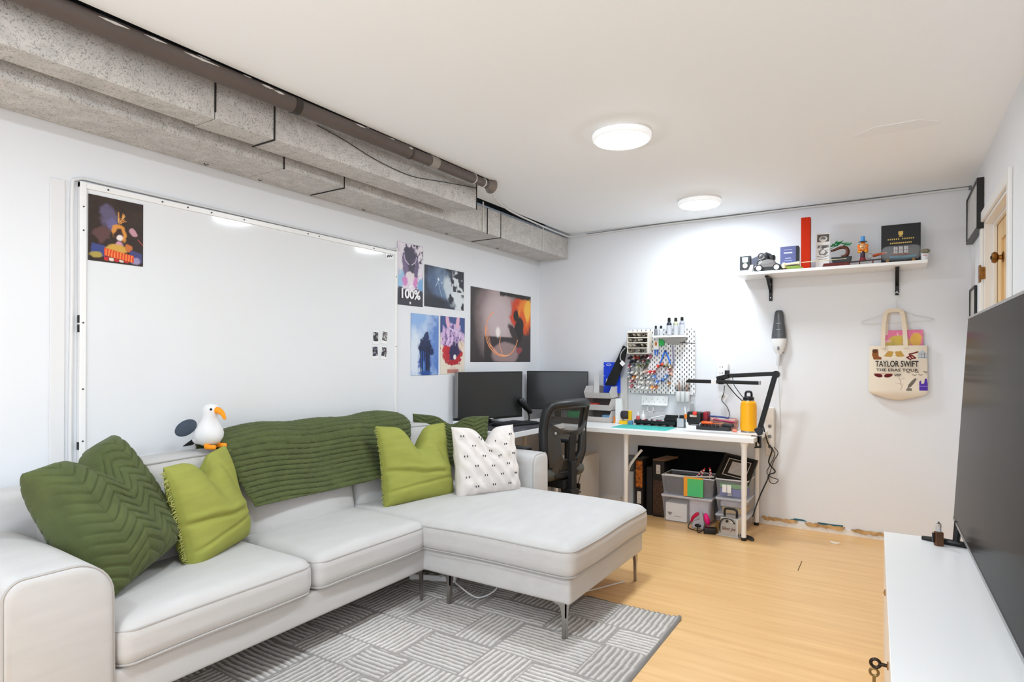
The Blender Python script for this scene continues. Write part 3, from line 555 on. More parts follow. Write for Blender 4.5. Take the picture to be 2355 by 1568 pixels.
# ================================================================ cushions and throw
GREEN = mat('dark_green_plush', (80, 90, 50), .88, var=.16, vscale=14, bump=.5, bscale=500, bdist=.002, sheen=.1)
LIME = mat('lime_linen', (148, 152, 70), .85, var=.08, vscale=9, vstretch=(1, 1, 4), bump=.3, bscale=500, bdist=.001)
CREAM = mat('cream_plush', (228, 221, 217), .95, var=.04, vscale=10, bump=.9, bscale=260, bdist=.004, sheen=.2)
def pillow(W, H, T, n, chop, disp=None, notch=.22, sag=.0, ear=.05, p=.42, seed=0):
    s = MB(); r = np.random.default_rng(seed); ph = r.random(6) * 6
    for side in (1, -1):
        vs = []; 
        for j in range(n + 1):
            v = -1 + 2 * j / n
            for i in range(n + 1):
                u = -1 + 2 * i / n
                e = (max(0, 1 - abs(u) ** 2.6) * max(0, 1 - abs(v) ** 2.6)) ** p
                x = W / 2 * u * (1 - ear * (1 - v * v)); z = H / 2 * v * (1 - ear * (1 - u * u))
                t = (v + 1) / 2; c = chop * math.exp(-(u / notch) ** 2) * t ** 3
                z -= c * H; th = T / 2 * e * (1 - 1.1 * c) * (1 + sag * (-v))
                th += T * .05 * e * math.sin(3.1 * u + 2 * v + ph[0]) + T * .03 * e * math.sin(6 * v + 3 * u + ph[1])
                d = disp(u, v, e) if disp else 0
                vs.append((x, -side * (th + d * min(1, e * 3)), z + H / 2))
        fs = [(j * (n + 1) + i, j * (n + 1) + i + 1, (j + 1) * (n + 1) + i + 1, (j + 1) * (n + 1) + i) for j in range(n) for i in range(n)]
        if side < 0: fs = [f[::-1] for f in fs]
        s.add(vs, fs)
    return s
def chev(u, v, e):   # quilted chevron bands: columns of slanted channels
    cx = (u + 1) * 3.2; k = math.floor(cx); f = cx - k; slope = .55 if k % 2 == 0 else -.55
    q = (v * 6.2 + slope * (f - .5) * 2.4) % 1.0; g = min(q, 1 - q) * 2; gx = min(f, 1 - f) * 5
    return .0125 * (min(1, g * 2.2) ** .5) * (min(1, .3 + gx) ** .5) + .003 * math.sin(7 * u + 5 * v)
def crease(u, v, e):
    return -.012 * math.exp(-((v + .25 + .12 * u) / .05) ** 2) * (1 if u < .6 else .2) - .008 * math.exp(-((v + .55 - .1 * u) / .04) ** 2) + .006 * math.exp(-((v + .12 + .1 * u) / .07) ** 2) - .006 * math.exp(-((u - .55 + .4 * (v - .35)) / .07) ** 2) * (v > 0)
def tuft(u, v, e): return .005 * math.sin(11 * v + 3 * math.sin(4 * u)) * math.sin(9 * u + 2 * v) + .004 * math.sin(19 * u + 13 * v)
def place(name, label, loc, yaw, lean, roll, mb, m, group):
    # local: width along x, front faces -y; yaw 0 faces +x (turned by 90 degrees)
    M = Matrix.Translation(loc) @ Matrix.Rotation(PI / 2 + yaw, 4, 'Z') @ Matrix.Rotation(-lean, 4, 'X') @ Matrix.Rotation(roll, 4, 'Y')
    t = thing(name, label, 'cushion', loc, group=group); c = mb.build('cover', m, t, smooth=True, angle=75, local=True)
    c.matrix_basis = t.matrix_basis.inverted() @ M; return t, c
G = 'cushions on the sofa'
def place3(name, label, BL, BR, TL, mb, m, group):
    BL, BR, TL = Vector(BL), Vector(BR), Vector(TL); X = (BR - BL).normalized(); Z = (TL - BL); Z = (Z - X * Z.dot(X)).normalized(); Y = Z.cross(X); o = (BL + BR) / 2
    M = Matrix(((X.x, Y.x, Z.x, o.x), (X.y, Y.y, Z.y, o.y), (X.z, Y.z, Z.z, o.z), (0, 0, 0, 1)))
    t = thing(name, label, 'cushion', (o.x, o.y, .44), group=group); c = mb.build('cover', m, t, smooth=True, angle=75, local=True); c.matrix_basis = t.matrix_basis.inverted() @ M; return t, c
place3('throw_cushion', 'large dark green chevron plush cushion leaning by the near sofa arm', (-2.30, 1.03, .45), (-2.52, 1.36, .51), (-2.46, .88, .89), pillow(.47, .52, .25, 130, .17, chev, .26, .2, .04, .40, 1), GREEN, G)
t2, c2 = place('throw_cushion', 'lime green fringed cushion below the plush seagull', (-2.475, 1.54, .437), .42, .20, -.08, pillow(.41, .445, .19, 80, .22, crease, .24, .25, .05, .42, 2), LIME, G)
t3, c3 = place('throw_cushion', 'lime green cushion beside the white dotted cushion', (-2.36, 2.73, .440), -.22, .24, .03, pillow(.50, .47, .19, 80, .30, crease, .26, .2, .05, .42, 3), LIME, G)
t4, c4 = place('throw_cushion', 'fluffy off-white cushion with pairs of small black dashes', (-2.12, 3.105, .440), -.42, .22, .02, pillow(.46, .44, .17, 90, .24, tuft, .24, .2, .05, .40, 4), CREAM, G)
place('throw_cushion', 'dark green quilted cushion behind the white one near the desk', (-2.57, 3.28, .55), -.75, .18, .05, pillow(.54, .36, .16, 110, .16, chev, .28, .2, .04, .42, 5), GREEN, G)
# black dash pairs on the white cushion
def on_pillow(W, H, T, u, v, chop, notch, ear, p, sag):
    e = (max(0, 1 - abs(u) ** 2.6) * max(0, 1 - abs(v) ** 2.6)) ** p; x = W / 2 * u * (1 - ear * (1 - v * v)); z = H / 2 * v * (1 - ear * (1 - u * u)); t = (v + 1) / 2
    c = chop * math.exp(-(u / notch) ** 2) * t ** 3; z -= c * H; th = T / 2 * e * (1 - 1.1 * c) * (1 - sag * v); return x, -(th + T * .05 * e), z + H / 2
for row in range(6):
    for k in range(4):
        u = -.82 + .52 * k + (.26 if row % 2 else 0); v = .72 - .29 * row
        if abs(u) > .93 or abs(v) > .9: continue
        for d in (-.034, .034):
            x, y, z = on_pillow(.46, .44, .17, u + d, v, .24, .24, .05, .40, .2)
            MB().ball((x, y - .004, z), (.0028, .005, .0065), 8, 6).build('dash', BLACK, c4, smooth=True, local=True)
# fringe of the lime cushions: short threads along the side seams
def fringe(cov, W, H, side, seed, n=70, L=.03):
    r = random.Random(seed); s = MB(); ear = .05
    for k in range(n):
        v = -1 + 2 * (k + .5) / n; x = side * W / 2 * (1 - ear * (1 - v * v)); z = H / 2 * v + H / 2
        a = r.uniform(-.9, .9); l = L * r.uniform(.6, 1.1)
        s.tube([(x - side * .004, 0, z), (x + side * l * .5, r.uniform(-.006, .006), z + l * .3 * a), (x + side * l * math.cos(a) * .9, r.uniform(-.014, .014), z + l * a * .6 - .004)], [.0022, .0020, .0009], 5)
    f = s.build('fringe', mat('lime_fringe', (172, 174, 98), .9), cov, smooth=True, local=True); f['kind'] = 'stuff'
fringe(c2, .41, .425, -1, 1, 90); fringe(c2, .41, .425, 1, 2, 60, .022); fringe(c3, .50, .47, -1, 3, 60, .016); fringe(c3, .50, .47, 1, 4, 60, .016)
def throw():
    path = [(-2.872, .66), (-2.872, .80), (-2.862, .875), (-2.825, .905), (-2.76, .915), (-2.70, .905), (-2.655, .875), (-2.632, .82), (-2.61, .74), (-2.578, .66), (-2.545, .585)]
    pts = [Vector((p[0], 0, p[1])) for p in path]; C = curve_pts(pts, 24); L = [0]
    for i in range(1, len(C)): L.append(L[-1] + (C[i] - C[i - 1]).length)
    n = 240; m = 190; vs = []; r = np.random.default_rng(9); jag = r.random(n + 1); FZ = r.random((n + 1, m + 1)) - .5; FZ = (FZ + np.roll(FZ, 1, 0) + np.roll(FZ, 1, 1) + np.roll(np.roll(FZ, 1, 0), 1, 1)) / 2
    for i in range(n + 1):
        s = L[-1] * i / n; k = min(np.searchsorted(L, s), len(C) - 1); k = max(k, 1); a = (s - L[k - 1]) / max(1e-6, L[k] - L[k - 1]); p = C[k - 1].lerp(C[k], a); tn = (C[k] - C[k - 1]).normalized(); nr = Vector((tn.z, 0, -tn.x))
        if nr.x < 0 and p.x > -2.7: nr = -nr
        if p.z > .9: nr = Vector((0, 0, 1)) if nr.z < .5 and abs(nr.z) < .5 else (nr if nr.z > 0 else -nr)
        yl = 1.655 + .095 * max(0, (s - .45) / (L[-1] - .45)) ** 1.2; yr = 2.945 - .10 * max(0, (s - .45) / (L[-1] - .45))
        yl += .012 * (jag[i] - .5); yr += .012 * (jag[n - i] - .5)
        for j in range(m + 1):
            v = j / m; y = yl + (yr - yl) * v; q = (s + .010 * math.sin(5 * v + 1) + .006 * math.sin(13 * v)) / .027; f = q - math.floor(q)
            rib = .0115 * (max(0, math.sin(PI * f)) ** .55); fold = .014 * math.exp(-((y - 2.52 - .1 * (s - .6)) / .045) ** 2) * min(1, max(0, (s - .3) * 3)) + .008 * math.sin(7 * y + 2 * s) + .006 * math.sin(15 * y - 6 * s)
            fz = .0030 * FZ[i, j]
            e = min(v, 1 - v) * 30; d = .012 + (rib + fold + fz) * min(1, e + .25); d = max(.004, d) if p.x > -2.85 else .003
            dz = .018 * math.sin(2.2 * (y - 1.65)) * (1 if p.z > .85 else 0)
            vs.append((p.x + nr.x * d, y, p.z + nr.z * d + dz))
    fs = [(i * (m + 1) + j, i * (m + 1) + j + 1, (i + 1) * (m + 1) + j + 1, (i + 1) * (m + 1) + j) for i in range(n) for j in range(m)]
    o = MB().add(vs, fs).build('throw_blanket', GREEN, smooth=True, angle=85, solid=.006); return o
tag(throw(), 'dark green ribbed plush throw draped over the sofa back', 'blanket')
# plush seagull
g = thing('plush_seagull', 'white plush seagull with orange beak perched on the sofa back', 'plush toy', (-2.665, 1.60, .878), .32)
PW2 = mat('plush_white', (222, 222, 224), .9, bump=.3, bscale=300, sheen=.1); ORG = mat('plush_orange', (246, 150, 24), .75); NAVY = mat('plush_slate', (62, 72, 86), .8, var=.15, vscale=20); PBK = mat('plush_black', (22, 25, 28), .8)
prof = [(.0, .012), (.03, .015), (.05, .028), (.062, .05), (.064, .07), (.058, .092), (.046, .112), (.036, .128), (.0325, .142), (.034, .158), (.036, .172), (.033, .188), (.022, .2), (.0, .206)]
s = MB().lathe(prof, 28); s.v = [(x * (1.0) + .012 * max(0, (z - .09) / .1), y, z) for (x, y, z) in s.v]; s.ball((-.045, 0, .04), (.04, .03, .026)); s.build('body', PW2, g, smooth=True, local=True, angle=80)
MB().tube(curve_pts([(.035, 0, .176), (.058, 0, .172), (.076, 0, .158), (.086, 0, .138), (.088, 0, .134)], 5), [.0165 - .0135 * (k / 20) ** 1.2 for k in range(21)], 14).build('beak', ORG, g, smooth=True, local=True)
for sy in (-1, 1): MB().ball((.0345, sy * .0268, .181), .0056, 10, 8).build('eye', PBK, g, smooth=True, local=True)
for sy in (-1, 1):
    MB().ball((-.062, sy * .070, .098), (.050, .011, .033), 18, 12, Matrix.Rotation(sy * -.55, 4, 'Z') @ Matrix.Rotation(-.6, 4, 'Y')).build('wing', NAVY, g, smooth=True, local=True)
MB().hexa([(-.07, -.02, .03), (-.06, .02, .03), (-.115, .026, .004), (-.12, -.026, .004)], [(-.066, -.02, .046), (-.056, .02, .046), (-.112, .026, .01), (-.117, -.026, .01)]).build('tail', PBK, g, local=True, bevel=.003)
for sy in (-1, 1):
    f = MB(); f.ball((.02, sy * .034, .014), (.013, .013, .016)); f.tube(curve_pts([(.016, sy * .034, .009), (.04, sy * .034 + .006, .008), (.058, sy * .036 + .012, .008)], 4), [.010, .0105, .011, .011, .0115, .0115, .011, .010, .007], 12); f.build('foot', ORG, g, smooth=True, local=True)
# ================================================================ TV cabinet and TV (right)
CR = .0172   # slight turn of cabinet and TV
cab = thing('tv_cabinet', 'low white media cabinet along the right wall under the television', 'cabinet', (-.02, 3.08, 0), CR)
MB().box(.018, -1.80, .0, .44, 0, .53).build('body', mat('cabinet_side', (228, 226, 224), .4), cab, local=True)
MB().box(0, -1.80, .53, .445, 0, .55).build('top', WHITE, cab, local=True, bevel=.0015)
for k in range(3):
    d = MB().box(.0, -.598 - .6 * k, .03, .0175, -.004 - .6 * k, .526).build('door', mat('cabinet_door', (230, 222, 214), .35), cab, local=True, bevel=.002)
    MB().lathe([(.011, 0), (.011, .003), (.004, .0035), (.004, .006)], 16, (-.001, -.57 - .6 * k, .47), Matrix.Rotation(-PI / 2, 4, 'Y')).build('lock', BRASS, d, smooth=True, local=True)
KEYM = mat('key_metal', (52, 42, 34), .35, metal=.8)
kd = [o for o in cab.children if o.name.startswith('door')][1]
def keyshape(x, y, z, m, nm):
    s = MB(); s.tube([(x + .010 * math.cos(t), y, z + .010 * math.sin(t)) for t in [2 * PI * q / 14 for q in range(14)]], .0035, 8, closed=True); s.box(x - .004, y - .002, z - .046, x + .004, y + .002, z - .012); s.box(x + .003, y - .002, z - .044, x + .009, y + .002, z - .036); s.build(nm, m, kd, smooth=True, local=True)
MB().tube([(-.002, -1.17, .47), (-.022, -1.17, .470)], .005, 8).build('key_shaft', KEYM, kd, local=True)
s_ = MB().tube([(-.031 + .011 * math.cos(t), -1.17, .470 + .011 * math.sin(t)) for t in [2 * PI * q / 16 for q in range(16)]], .0045, 8, closed=True).build('key_bow', KEYM, kd, smooth=True, local=True)
keyshape(-.034, -1.168, .444, mat('key_brass', (128, 104, 62), .35, metal=.7), 'spare_key')
tv = thing('television', 'large flat black television standing on the white cabinet', 'television', (.225, 3.08, .55), CR)
TL = Matrix.Rotation(math.radians(3.2), 4, 'Y')
def tvb(x0, y0, z0, x1, y1, z1): return MB().box(x0, y0, z0, x1, y1, z1).xf(Matrix.Translation((0, 0, .09)) @ TL)
tvb(0, -1.5, 0, .018, 0, .832).build('panel', mat('tv_edge', (20, 20, 21), .35), tv, local=True, bevel=.002)
tvb(.018, -1.30, .06, .06, -.15, .62).build('back_housing', BLACK, tv, local=True, bevel=.01)
tvb(-.0015, -1.494, .012, 0, -.006, .826).build('screen', mat('tv_screen', (46, 46, 47), .14, spec=.006), tv, local=True)
GB = mat('tv_bezel', (150, 150, 151), .3, metal=.6)
tvb(-.003, -1.501, -.002, .019, .001, .010).build('bottom_bezel', GB, tv, local=True); tvb(-.003, -1.501, .826, .019, .001, .835).build('top_bezel', GB, tv, local=True)
for yy in (-.08, -1.48):
    f = MB(); f.tube([(-.11, yy + .03, .007), (-.04, yy, .012), (.03, yy - .02, .012), (.12, yy + .01, .007)], [.009, .012, .012, .009], 8); f.tube([(.0, yy - .008, .012), (.008, yy - .008, .10)], [.012, .014], 8); f.build('foot', BLACK, tv, local=True, smooth=True)
cr = thing('crystal_point', 'clear crystal in a dark wooden holder beside the television foot', 'ornament', (.168, 2.965, .55), .3)
MB().prism([(-.013, -.013), (.013, -.013), (.016, 0), (.013, .013), (-.013, .013), (-.016, 0)], 'z', 0, .055).build('holder', mat('walnut', (92, 56, 30), .4, var=.3, vscale=30), cr, local=True, bevel=.002)
MB().lathe([(.011, .055), (.012, .075), (.0115, .082), (.0, .098)], 6).build('crystal', mat('clear_crystal', (240, 240, 244), .05, trans=.85), cr, local=True)
MB().box(-.022, -.006, .012, -.0165, .006, .05).build('clip', BLACK, cr, local=True, bevel=.001)
# framed pictures on the right wall
for (y0, y1, z0, z1, tl, lab) in ((4.445, 5.03, 2.075, 2.375, .035, 'black framed picture high on the right wall near the ceiling'), (4.76, 5.06, 1.40, 1.775, .015, 'small black framed picture on the right wall behind the television')):
    t = thing('picture_frame', lab, 'picture', (XR, (y0 + y1) / 2, z0)); b = .014; FM = mat('frame_black', (24, 21, 20), .4)
    for q in ((y0, z0, y1, z0 + b), (y0, z1 - b, y1, z1), (y0, z0 + b, y0 + b, z1 - b), (y1 - b, z0 + b, y1, z1 - b)): MB().box(XR - tl, q[0], q[1], XR - .002, q[2], q[3]).build('frame_bar', FM, t)
    MB().box(XR - tl + .006, y0 + b, z0 + b, XR - .004, y1 - b, z1 - b).build('picture', mat('picture_pale', (196, 192, 188), .25, var=.15, vscale=6), t)
# floor litter
tag(MB().cyl((-.477, 4.27, .002), (-.476, 4.07, .002), .0018, n=6).build('splinter', mat('splinter', (96, 62, 28), .7)), 'thin dark splinter lying on the wood floor', 'splinter')
tag(MB().tube(curve_pts([(-.36, 4.83, .008), (-.34, 4.81, .006), (-.315, 4.80, .006), (-.295, 4.81, .01)], 4), [.003, .006, .009, .01, .011, .011, .011, .011, .010, .009, .007, .006, .004], 8, flat=.5).build('paper_curl', mat('paper_curl', (232, 226, 214), .7), smooth=True), 'small white paper curl on the floor near the back wall', 'scrap')

# ================================================================ desks
DW = mat('desk_white', (240, 240, 240), .35); LEGW = mat('leg_white', (234, 232, 230), .3)
d2 = thing('desk', 'long white desk against the back wall with round legs', 'desk', (-1.816, 4.8, 0))
MB().box(-2.816, 4.507, .706, -.816, 5.107, .741).build('desk_top', DW, d2, bevel=.002)
for (x, y) in ((-.887, 4.545), (-.887, 5.03), (-1.805, 4.60), (-2.75, 5.03), (-2.75, 4.58)):
    l = MB().lathe([(.018, .02), (.018, .32), (.0195, .33), (.0195, .66), (.021, .67), (.03, .704), (.03, .706)], 20, (x, y, 0)).build('leg', LEGW, d2, smooth=True)
    MB().lathe([(.019, 0), (.0195, .004), (.0195, .022), (.018, .022)], 20, (x, y, 0)).build('foot', BLACK, l, smooth=True)
d1 = thing('desk', 'white side desk under the monitors beside the office chair', 'desk', (-2.6, 4.05, 0))
MB().box(-2.903, 3.64, .722, -2.312, 4.503, .76).build('desk_top', DW, d1, bevel=.002)
for (x, y) in ((-2.36, 3.70), (-2.85, 3.70), (-2.36, 4.44), (-2.85, 4.44)): MB().cyl((x, y, 0), (x, y, .722), .019, n=18).build('leg', LEGW, d1, smooth=True)
tag(MB().rbox(-2.80, 3.70, .7605, -2.325, 4.47, .764, .0017, 2).build('desk_mat', mat('mat_black', (38, 37, 42), .7, var=.5, vscale=5, col2=(84, 82, 88)), smooth=True), 'dark patterned desk mat under the keyboard', 'desk mat')
# monitors
def monitor(name, label, pa, pb, z0, z1, standz, chin, edge):
    a = Vector((*pa, 0)); b = Vector((*pb, 0)); wv = b - a; W = wv.length; rz = math.atan2(wv.y, wv.x); mid = (a + b) / 2
    t = thing(name, label, 'monitor', (mid.x, mid.y, standz), rz, 'computer monitors'); h0, h1 = z0 - standz, z1 - standz
    MB().box(-W / 2, 0, h0, W / 2, .035, h1).build('housing', BLACK, t, local=True, bevel=.004)
    MB().box(-W / 2 + .007, -.001, h0 + chin, W / 2 - .007, .0005, h1 - .009).build('screen', mat('monitor_screen', (50, 50, 50), .25, spec=.4), t, local=True)
    if edge: MB().box(-W / 2 - .004, -.003, h0 - .002, -W / 2 + .004, .03, h1 + .002).build('side_bezel', GB, t, local=True)
    MB().box(-.02, -.0022, h0 + .004, .02, -.0005, h0 + .010).build('badge', mat('badge', (190, 190, 190), .4), t, local=True)
    MB().box(-.03, .035, .015, .03, .06, h0 + .15).build('stand_neck', BLACK, t, local=True, bevel=.004)
    MB().rbox(-.13, -.06, 0, .13, .13, .014, .006, 3).build('stand_foot', BLACK, t, local=True, smooth=True); return t
monitor('monitor', 'left computer monitor with silver side edge against the left wall', (-2.85, 3.725), (-2.665, 4.40), .805, 1.195, .764, .016, True)
monitor('monitor', 'right computer monitor in the corner behind the office chair', (-2.862, 4.80), (-2.33, 5.0), .835, 1.19, .741, .012, False)
t = thing('keyboard', 'black computer keyboard on the dark desk mat', 'keyboard', (-2.56, 4.12, .764), 1.28)
MB().rbox(-.2, -.065, 0, .2, .065, .018, .005, 4).build('body', BLACK, t, local=True, smooth=True)
ks = MB()
for r_ in range(5):
    for k in range(16): ks.box(-.19 + .0238 * k, -.057 + .0232 * r_, .018, -.19 + .0238 * k + .02, -.057 + .0232 * r_ + .019, .025)
k_ = ks.build('keys', mat('key_caps', (44, 44, 48), .5), t, local=True); k_['kind'] = 'stuff'
t = thing('microphone', 'black desk microphone leaning in front of the left monitor', 'microphone', (-2.60, 4.40, .762))
MB().lathe([(.05, 0), (.05, .008), (.012, .014), (.008, .02)], 20).build('base', BLACK, t, local=True, smooth=True)
MB().tube(curve_pts([(0, 0, .012), (.0, 0, .06), (-.008, -.02, .10)], 5), .006, 8).build('stem', BLACK, t, local=True, smooth=True)
MB().tube([(.015, .012, .08), (-.008, -.02, .12), (-.045, -.065, .19), (-.052, -.074, .205)], [.016, .027, .030, .018], 18).build('capsule', BLACK, t, local=True, smooth=True)
tag(MB().rbox(-2.62, 4.66, .741, -2.22, 4.74, .79, .006, 3).build('soundbar', mat('soundbar', (46, 46, 48), .5), smooth=True), 'dark grey sound bar below the right monitor', 'sound bar')
tag(MB().rbox(-2.52, 4.95, .741, -2.36, 5.06, .825, .01, 3).build('green_box', mat('green_box', (40, 140, 92), .5), smooth=True), 'green box on the desk behind the sound bar', 'box')
for (x, y, c, hh, lab) in ((-2.815, 3.67, (228, 230, 236), .06, 'small white pot with dark lid left of the monitor'), (-2.78, 3.60 + .065, (66, 92, 176), .032, 'small blue jar in front of the white pot')):
    t = thing('jar', lab, 'jar', (x, y, .76)); MB().lathe([(.026, 0), (.03, .004), (.03, hh), (.025, hh + .006)], 20).build('body', mat('jar%d' % int(hh * 1000), c, .35), t, local=True, smooth=True)
    MB().lathe([(.027, hh + .004), (.027, hh + .02), (.024, hh + .022)], 20).build('lid', BLACK if hh > .05 else WHITE, t, local=True, smooth=True)
# white tower on the floor under the desks
t = thing('pc_tower', 'white computer tower under the back desk behind the chair', 'computer', (-2.30, 4.80, 0))
MB().box(-2.42, 4.62, 0, -2.225, 5.02, .46).build('case', mat('case_white', (222, 220, 218), .4), t, bevel=.004)
MB().box(-2.345, 4.612, .0, -2.340, 4.62, .46).build('panel_gap', SEAM, t); MB().box(-2.405, 4.614, .29, -2.36, 4.62, .37).build('front_panel', WHITE, t)
tag(MB().tube(curve_pts([(-2.26, 4.62, .465), (-2.24, 4.59, .49), (-2.225, 4.59, .42), (-2.2, 4.585, .36), (-2.215, 4.585, .28), (-2.225, 4.585, .25)], 6), .003, 6).build('charger_cable', BLACK, smooth=True), 'black charger cable hanging over the white tower', 'cable')
tag(MB().box(-2.24, 4.575, .2, -2.21, 4.6, .25).build('charger_plug', BLACK, bevel=.003), 'small black plug dangling beside the white tower', 'plug')
tag(MB().rbox(-2.33, 4.63, .461, -2.25, 4.72, .50, .008, 2).build('power_brick', mat('brick_dark', (40, 32, 30), .5), smooth=True), 'dark adapter lying on top of the white tower', 'adapter')

# ================================================================ office chair
ch = thing('office_chair', 'black mesh-back office chair at the side desk', 'chair', (-2.215, 3.965, -.0), math.radians(80))
CB = mat('chair_black', (30, 30, 31), .42); CG = mat('chair_grey', (58, 57, 56), .4); SEATM = mat('seat_fabric', (84, 85, 80), .9, bump=.4, bscale=500)
MB().rbox(-.25, -.22, .425, .25, .26, .52, .045, 8, .012).build('seat', SEATM, ch, local=True, smooth=True, angle=80)
def by(x, z): t = max(0, (z - .44) / .54); return -.205 - .035 * math.sin(PI * min(1, t * 1.1)) * 0 - .085 * t ** 1.5 + .03 * math.exp(-((t - .35) / .2) ** 2) * -1 + 1.15 * x * x
outl = [(-.165, .475), (-.205, .52), (-.228, .60), (-.236, .70), (-.238, .80), (-.236, .90), (-.222, .955), (-.19, .975), (-.1, .982), (0, .984)]
loop = outl + [(-x, z) for x, z in outl[-2::-1]] + [(.10, .455), (0, .448), (-.10, .455)]
lp = curve_pts([(x, by(x, z), z) for x, z in loop + loop[:1]], 4)[:-1]
MB().tube(lp, .027, 12, closed=True, flat=1.3).build('back_frame', CB, ch, local=True, smooth=True)
MB().tube([(p[0] * .88, p[1] - .02, .715 + (p[2] - .715) * .90) for p in lp], .010, 8, closed=True).build('back_trim', CG, ch, local=True, smooth=True)
def plate(pts, name, m, off=-.028, th=.012, parent=ch):
    n = len(pts); s = MB(); s.add([(x, by(x, z) + off, z) for x, z in pts] + [(x, by(x, z) + off + th, z) for x, z in pts], [tuple(range(n)), tuple(range(n, 2 * n))[::-1]] + [(i, n + i, n + (i + 1) % n, (i + 1) % n) for i in range(n)]); return s.build(name, m, parent, local=True, bevel=.003)
# mesh panel
gm = MB(); nx_, nz_ = 14, 18; gv = []
for j in range(nz_ + 1):
    z = .765 + .20 * j / nz_; hw = .215 if z < .93 else .19
    for i in range(nx_ + 1): x = -hw + 2 * hw * i / nx_; gv.append((x, by(x, z) + .004, z))
gm.add(gv, [(j * (nx_ + 1) + i, j * (nx_ + 1) + i + 1, (j + 1) * (nx_ + 1) + i + 1, (j + 1) * (nx_ + 1) + i) for j in range(nz_) for i in range(nx_)])
gm.build('mesh_panel', mat('chair_mesh', (70, 66, 60), .8, alpha=.5), ch, local=True, smooth=True)
for sx in (-1, 1):
    plate([(sx * .085, .50), (sx * .19, .53), (sx * .222, .62), (sx * .226, .80), (sx * .20, .83), (sx * .15, .785), (sx * .125, .72), (sx * .115, .62), (sx * .085, .575)], 'lumbar_side', CG, -.030, .018)
plate([(-.20, .81), (-.14, .765), (-.06, .742), (.06, .742), (.14, .765), (.20, .81), (.205, .84), (.13, .80), (.05, .782), (-.05, .782), (-.13, .80), (-.205, .84)], 'lumbar_bar', CG, -.036, .02)
plate([(-.17, .505), (-.10, .575), (.10, .575), (.17, .505), (.12, .462), (-.12, .462)], 'lower_plate', CG, -.030, .018)
plate([(-.035, .56), (.035, .56), (.035, .76), (-.035, .76)], 'spine', CB, -.036, .02)
for sx in (-1, 1): MB().ball((sx * .17, by(.17, .77) - .032, .772), (.012, .007, .012), 12, 8).build('bolt_cap', mat('cap_grey', (150, 150, 150), .4), ch, local=True, smooth=True)
MB().box(-.03, -.29, .27, .03, -.255, .56).build('back_post', CB, ch, local=True, bevel=.004)
MB().box(-.045, -.30, .26, .045, -.20, .36).build('post_socket', CB, ch, local=True, bevel=.005)
MB().box(-.07, -.25, .36, .07, .14, .425).build('mechanism', CB, ch, local=True, bevel=.006)
MB().cyl((.06, -.2, .33), (.12, -.26, .315), .008, n=10).build('lever', CB, ch, local=True)
MB().cyl((0, 0, .1), (0, 0, .38), .028, n=18).build('gas_column', CB, ch, local=True, smooth=True)
for k in range(5):
    a = 2 * PI * k / 5 + .3; c, s_ = math.cos(a), math.sin(a)
    l = MB().tube([(0, 0, .12), (.15 * c, .15 * s_, .10), (.28 * c, .28 * s_, .075)], [.03, .022, .016], 8).build('base_leg', CB, ch, local=True, smooth=True)
    MB().cyl((.28 * c - .022 * s_, .28 * s_ + .022 * c, .028), (.28 * c + .022 * s_, .28 * s_ - .022 * c, .028), .028, n=16).build('caster', CB, l, local=True, smooth=True)
for sx in (-1, 1):
    MB().tube([(sx * .2, .0, .42), (sx * .285, .0, .43), (sx * .29, .0, .64)], .016, 8).build('arm_support', CB, ch, local=True, smooth=True)
    MB().rbox(sx * .29 - .045, -.1, .64, sx * .29 + .045, .16, .672, .014, 4).build('arm_pad', CB, ch, local=True, smooth=True)

# ================================================================ wall things on the back wall
# handheld vacuum
v = thing('handheld_vacuum', 'grey and white handheld vacuum hanging on the back wall', 'vacuum', (-.735, 5.07, 1.25))
VG = mat('vac_smoke', (84, 86, 90), .25, var=.25, vscale=14); VW = mat('vac_white', (226, 226, 226), .35)
def flat(o, k=.62): o.v = [(x, y * k, z) for x, y, z in o.v]; return o
flat(MB().lathe([(.0, .43), (.022, .432), (.03, .425), (.034, .40), (.040, .34), (.049, .28), (.0535, .235), (.054, .215), (.0, .215)], 28)).build('dust_bowl', VG, v, local=True, smooth=True)
flat(MB().lathe([(.0, .217), (.054, .217), (.053, .19), (.046, .15), (.032, .115), (.02, .095), (.0, .09)], 28)).build('body', VW, v, local=True, smooth=True)
flat(MB().lathe([(.0, .436), (.02, .436), (.0245, .43), (.026, .412), (.0, .41)], 24)).build('nozzle_tip', mat('vac_dark', (60, 62, 66), .4), v, local=True, smooth=True)
MB().tube([(0, 0, .12), (-.002, -.004, .07), (-.004, -.002, .005)], [.0155, .0145, .014], 12).build('handle', mat('vac_handle', (206, 206, 207), .4), v, local=True, smooth=True)
MB().rbox(-.008, -.031, .128, .008, -.016, .155, .003, 2).build('switch', mat('vac_switch', (120, 121, 124), .4), v, local=True, smooth=True)
MB().box(.012, .0, .10, .028, .04, .15).build('wall_bracket', mat('vac_bracket', (110, 108, 104), .5), v, local=True)
for z in (.33, .285): MB().box(-.016, -.03, z, .016, -.022, z + .003).build('bowl_mark', mat('mark_light', (170, 172, 176), .4), v, local=True)
tag(MB().tube(curve_pts([(-.739, 5.075, 1.255), (-.735, 5.1, 1.0), (-.73, 5.103, .75), (-.75, 5.1, .62), (-.80, 5.095, .55)], 6), .0025, 6).build('vacuum_cord', CW, smooth=True), 'thin white cord hanging down below the vacuum', 'cord')
